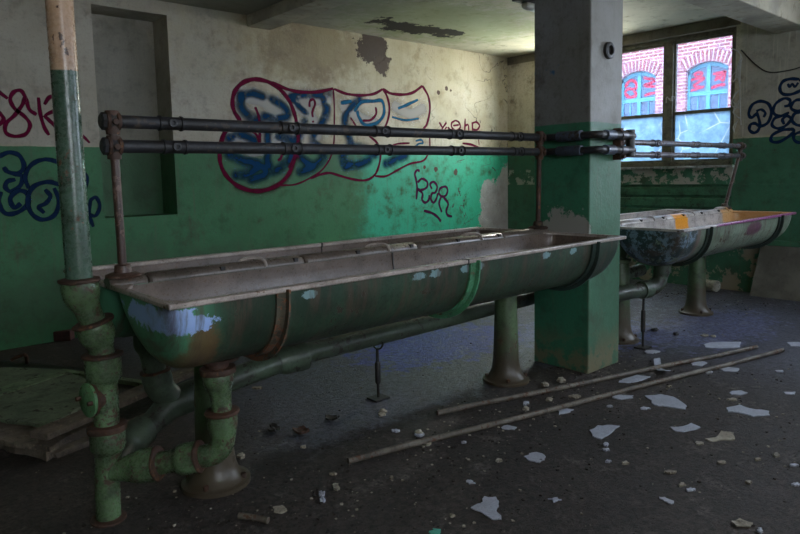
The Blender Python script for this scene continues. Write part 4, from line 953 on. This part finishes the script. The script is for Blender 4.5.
# ---------------------------------------------------------------- peeled flakes on the floor
cP = lambda x, y: (560 + x / 2.617, 330 + y / 2.617)
cQ = lambda x, y: (240 + x / 2.5, 380 + y / 2.5)
def flake(pxs, conv, mk, label, group=None, thick=.005, curl=.0):
    P = [at(*conv(*p), 2, .004) for p in pxs]
    P = [P[i].lerp(P[(i + 1) % len(P)], k / 3) for i in range(len(P)) for k in range(3)]; c = sum(P, Vector()) / len(P); c.z = 0
    n = len(P); rg = random.Random(len(FL) * 7 + 1); b = MB()
    P = [Vector((p.x - c.x + rg.uniform(-.006, .006), p.y - c.y + rg.uniform(-.006, .006), 0)) for p in P]
    lo, hi = [], []
    for ring, s_ in ((lo, 0), (hi, 0)): pass
    def zc(p): return min(.03, curl * (p.length ** 2) * 6)
    rings = [[Vector((p.x, p.y, .0005 + zc(p))) for p in P], [Vector((p.x, p.y, thick + zc(p))) for p in P], [Vector((p.x * .5, p.y * .5, thick + .001 + zc(p * .5))) for p in P]]
    o = b.rings(rings).build('paint_flake', M[mk], smooth=False); o.location = c; tag(o, label, 'paint flake', group); FL.append(o); return o
FL = []
def ell(cx, cy, w, h, seed, n=8):
    r = random.Random(seed); return [(cx + w / 2 * math.cos(2 * PI * k / n) * r.uniform(.65, 1.1), cy + h / 2 * math.sin(2 * PI * k / n) * r.uniform(.65, 1.1)) for k in range(n)]
G = 'pale paint flakes on the floor'
flake([(80, 262), (100, 250), (130, 248), (153, 251), (132, 270), (108, 284), (84, 278)], cP, 'flake', 'rounded pale flake on open floor, first in front of the pillar', G)
flake([(225, 172), (262, 168), (300, 175), (330, 195), (331, 207), (280, 200), (246, 196), (238, 184)], cP, 'flake', 'large ragged flake right beside the nearer metal pipe in front of the pillar', G)
flake([(432, 203), (470, 196), (495, 205), (545, 212), (547, 222), (505, 226), (470, 215), (440, 213)], cP, 'flake', 'large pointed flake at the far right of the open floor', G)
flake([(284, 254), (320, 252), (345, 244), (367, 255), (325, 267), (305, 264)], cP, 'flake', 'notched flake in the middle of the right foreground, left of the crumbled one', G)
flake([(378, 284), (410, 282), (420, 264), (455, 268), (456, 286), (420, 288), (400, 292)], cP, 'flake_warm', 'crumbled yellowish flake with holes in its edge', G)
flake([(378, 38), (400, 31), (475, 31), (470, 46), (420, 47), (385, 46)], cP, 'flake', 'broad flake beyond the pipes, behind their far half', G)
flake([(247, 86), (262, 84), (270, 102), (288, 114), (275, 117), (252, 108)], cP, 'flake', 'crescent flake lying across the farther pipe', G, curl=.3)
flake([(130, 160), (150, 168), (190, 172), (192, 178), (160, 182), (135, 176)], cP, 'flake', 'curved flake tucked against the nearer pipe', G)
flake([(165, 128), (200, 118), (236, 122), (210, 134), (180, 138), (152, 136)], cP, 'flake', 'jagged flake between the two pipes by the pillar', G)
flake([(343, 84), (370, 81), (388, 86), (372, 93), (348, 92)], cP, 'flake', 'oval flake between the two pipes near their middle', G)
flake([(415, 100), (440, 96), (470, 100), (465, 108), (430, 108)], cP, 'flake', 'flake just in front of the nearer pipe toward its far end', G)
flake([(443, 162), (470, 157), (492, 164), (470, 170), (448, 168)], cP, 'flake', 'small leaf-shaped flake above the large pointed one', G)
flake([(585, 162), (618, 162), (615, 168), (590, 167)], cP, 'flake', 'thin flake at the right edge of the floor', G)
flake([(595, 32), (628, 32), (640, 42), (605, 42)], cP, 'flake', 'flake farthest right toward the window wall', G)
flake([(452, 500), (470, 495), (502, 508), (500, 517), (470, 515), (455, 510)], cP, 'flake_warm', 'folded flake at the bottom right of the floor', G, curl=.6)
flake([(262, 438), (275, 437), (298, 448), (292, 454), (270, 447)], cP, 'flake', 'narrow slanting flake on the near right floor', G)
flake([(-5, 208), (15, 205), (36, 208), (18, 218), (-2, 220)], cP, 'flake', 'flake against the front of the nearer pipe left of the rounded one', G)
flake([(575, 318), (605, 308), (610, 292), (640, 292), (650, 310), (640, 325), (655, 346), (632, 348), (600, 330)], cQ, 'flake', 'large winged pale flake alone in the centre foreground', G)
flake([(712, 190), (735, 180), (758, 184), (762, 196), (748, 206), (725, 200)], cQ, 'flake', 'five-sided pale flake between the winged flake and the nearer pipe', G)
flake([(652, 118), (672, 112), (692, 118), (685, 124), (660, 123)], cQ, 'flake', 'small flat flake close in front of the nearer pipe, left of the pillar', G)
flake([(80, 316), (105, 313), (118, 322), (108, 332), (88, 330)], cQ, 'flake_warm', 'small pinkish flake on the floor right of the drain elbow', G)
flake([(474, 378), (488, 370), (502, 374), (500, 388), (476, 388)], cQ, 'flake_teal', 'teal flake at the bottom edge of the floor', G)
flake([(565, 252), (578, 250), (588, 256), (572, 260)], cQ, 'flake', 'tiny bright flake above the winged flake', G)
flake([(774, 296), (790, 294), (800, 299), (785, 304)], cQ, 'flake', 'tiny bright flake right of the winged flake', G)
r = random.Random(5)
GS = 'crumbs of plaster scattered on the floor'
for (x, y, w_, h_) in [(172, 347, 18, 8), (422, 346, 26, 9), (288, 372, 30, 8), (320, 405, 18, 12), (364, 297, 20, 9), (566, 327, 14, 10), (120, 313, 22, 6), (222, 205, 28, 6), (492, 398, 16, 6), (40, 174, 34, 10), (452, 182, 26, 6), (574, 108, 24, 6), (522, 524, 12, 12), (618, 405, 22, 8), (342, 418, 30, 6), (612, 354, 24, 5), (120, 299, 14, 8), (130, 200, 14, 6), (240, 57, 40, 10), (378, 14, 26, 6), (516, 338, 14, 6), (126, 344, 16, 5), (285, 148, 12, 5), (390, 110, 22, 6)]:
    flake(ell(x, y, w_, h_, x), cP, 'flake' if r.random() < .6 else 'flake_warm', 'small pale plaster crumb on the dirty floor', GS, .008)
for (x, y, w_, h_) in [(240, 268, 18, 18), (205, 285, 14, 12), (206, 300, 12, 10), (233, 235, 14, 5), (390, 127, 20, 6), (450, 136, 26, 10), (470, 160, 22, 8), (355, 85, 20, 12), (714, 58, 16, 8), (648, 202, 16, 6), (530, 340, 10, 5), (378, 245, 8, 5), (560, 156, 10, 4), (42, 20, 30, 6), (4, 190, 18, 16), (160, 167, 14, 6)]:
    flake(ell(x, y, w_, h_, x), cQ, 'flake' if r.random() < .5 else 'flake_warm', 'small pale plaster crumb on the dirty floor', GS, .010)
# dry leaves
for (x, y, w_, h_, lb) in ((85, 127, 34, 16, 'dark curled leaf on the floor left of the pipe stand'), (155, 133, 44, 16, 'brown curled leaf nearest the pipe stand on its left'), (228, 99, 40, 12, 'dark curled leaf farther back beside the pipe stand')):
    o = flake(ell(x, y, w_, h_, x + 9, 9), cQ, 'rust' if x == 155 else 'iron_black', lb, None, .012, 1.5); o.name = 'dry_leaf'; o['category'] = 'leaf'
# plaster lumps by the pedestal and pillar
def lump(x, y, s, mk, label):
    p = at(x, y, 2, 0); bm = bmesh.new(); bmesh.ops.create_icosphere(bm, subdivisions=2, radius=s)
    for v in bm.verts: v.co *= 1 + .45 * mnoise.noise(v.co * (1.5 / s) + Vector((x, y, 0))); v.co.z = max(v.co.z * .6, -s * .4)
    me = bpy.data.meshes.new('plaster_lump'); bm.to_mesh(me); bm.free(); me.materials.append(M[mk])
    o = bpy.data.objects.new('plaster_lump', me); COL.objects.link(o); o.location = (p.x, p.y, s * .4); tag(o, label, 'rubble', 'plaster lumps'); return o
for x, y, s, lb in ((383, 413, .024, 'plaster lump in front of the thin pipe stand'), (561, 382, .030, 'taller plaster lump at the foot of the pillar'), (545, 386, .026, 'flat plaster lump left of the tall one at the pillar foot'), (549, 401, .022, 'plaster lump between the pipes near the pedestal'),
                    (526, 410, .020, 'grey lump between the pipes in front of the far pedestal'), (419, 434, .022, 'pale lump touching the nearer pipe at its left half'), (713, 337, .020, 'pale lump just right of the farthest pedestal'), (655, 331, .03, 'dark lump right of the pipe stand by the pillar'), (676, 335, .022, 'small dark lump left of the farthest pedestal')):
    lump(x, y, s, 'iron_black' if 'dark' in lb else 'flake_warm', lb)
# uncountable grit
b = MB(); b2 = MB(); r = random.Random(11)
def grit(mb, x, y, s):
    x = min(x, 7.17 - s); y = min(y, 5.9)
    a = r.uniform(0, 6.28); n = r.choice((3, 4, 5)); h = s * r.uniform(.3, .8)
    mb.prism([(x + s * math.cos(a + 2 * PI * k / n) * r.uniform(.6, 1.1), y + s * math.sin(a + 2 * PI * k / n) * r.uniform(.6, 1.1)) for k in range(n)], .0005, h)
for k in range(9000):
    x = r.uniform(.2, 7.1); y = r.uniform(.2, 5.9)
    if r.random() < .6: x = r.uniform(.6, 4.5); y = r.uniform(.9, 2.6)
    d = mnoise.noise(Vector((x * 1.4, y * 1.4, 3))) 
    if r.random() > .12 + 1.3 * max(0, d + .05): continue
    grit(b if r.random() < .22 else b2, x, y, r.choice((.002, .002, .003, .003, .004, .005, .008)))
for cx_, cy_, n_ in ((1.55, 2.05, 260), (2.2, 2.15, 220), (2.9, 2.15, 240), (3.5, 2.15, 120), (1.0, 2.5, 200), (6.9, 3.2, 200), (6.9, 4.2, 150), (6.6, 2.4, 120)):
    for k in range(n_): grit(b if r.random() < .3 else b2, r.gauss(cx_, .28), r.gauss(cy_, .18), r.choice((.002, .003, .003, .004, .006, .009)))
o = b.build('plaster_grit', M['flake_warm'], smooth=False); tag(o, 'fine pale plaster grit strewn over the whole floor', 'grit', kind='stuff')
M['dirt'] = mat_worn('dark_dirt', (.035, .027, .022), (.03, .024, .02), (.09, .07, .055), .6, .9, 2.0)
o = b2.build('dirt_crumbs', M['dirt'], smooth=False); tag(o, 'dark dirt crumbs strewn over the whole floor', 'dirt', kind='stuff')
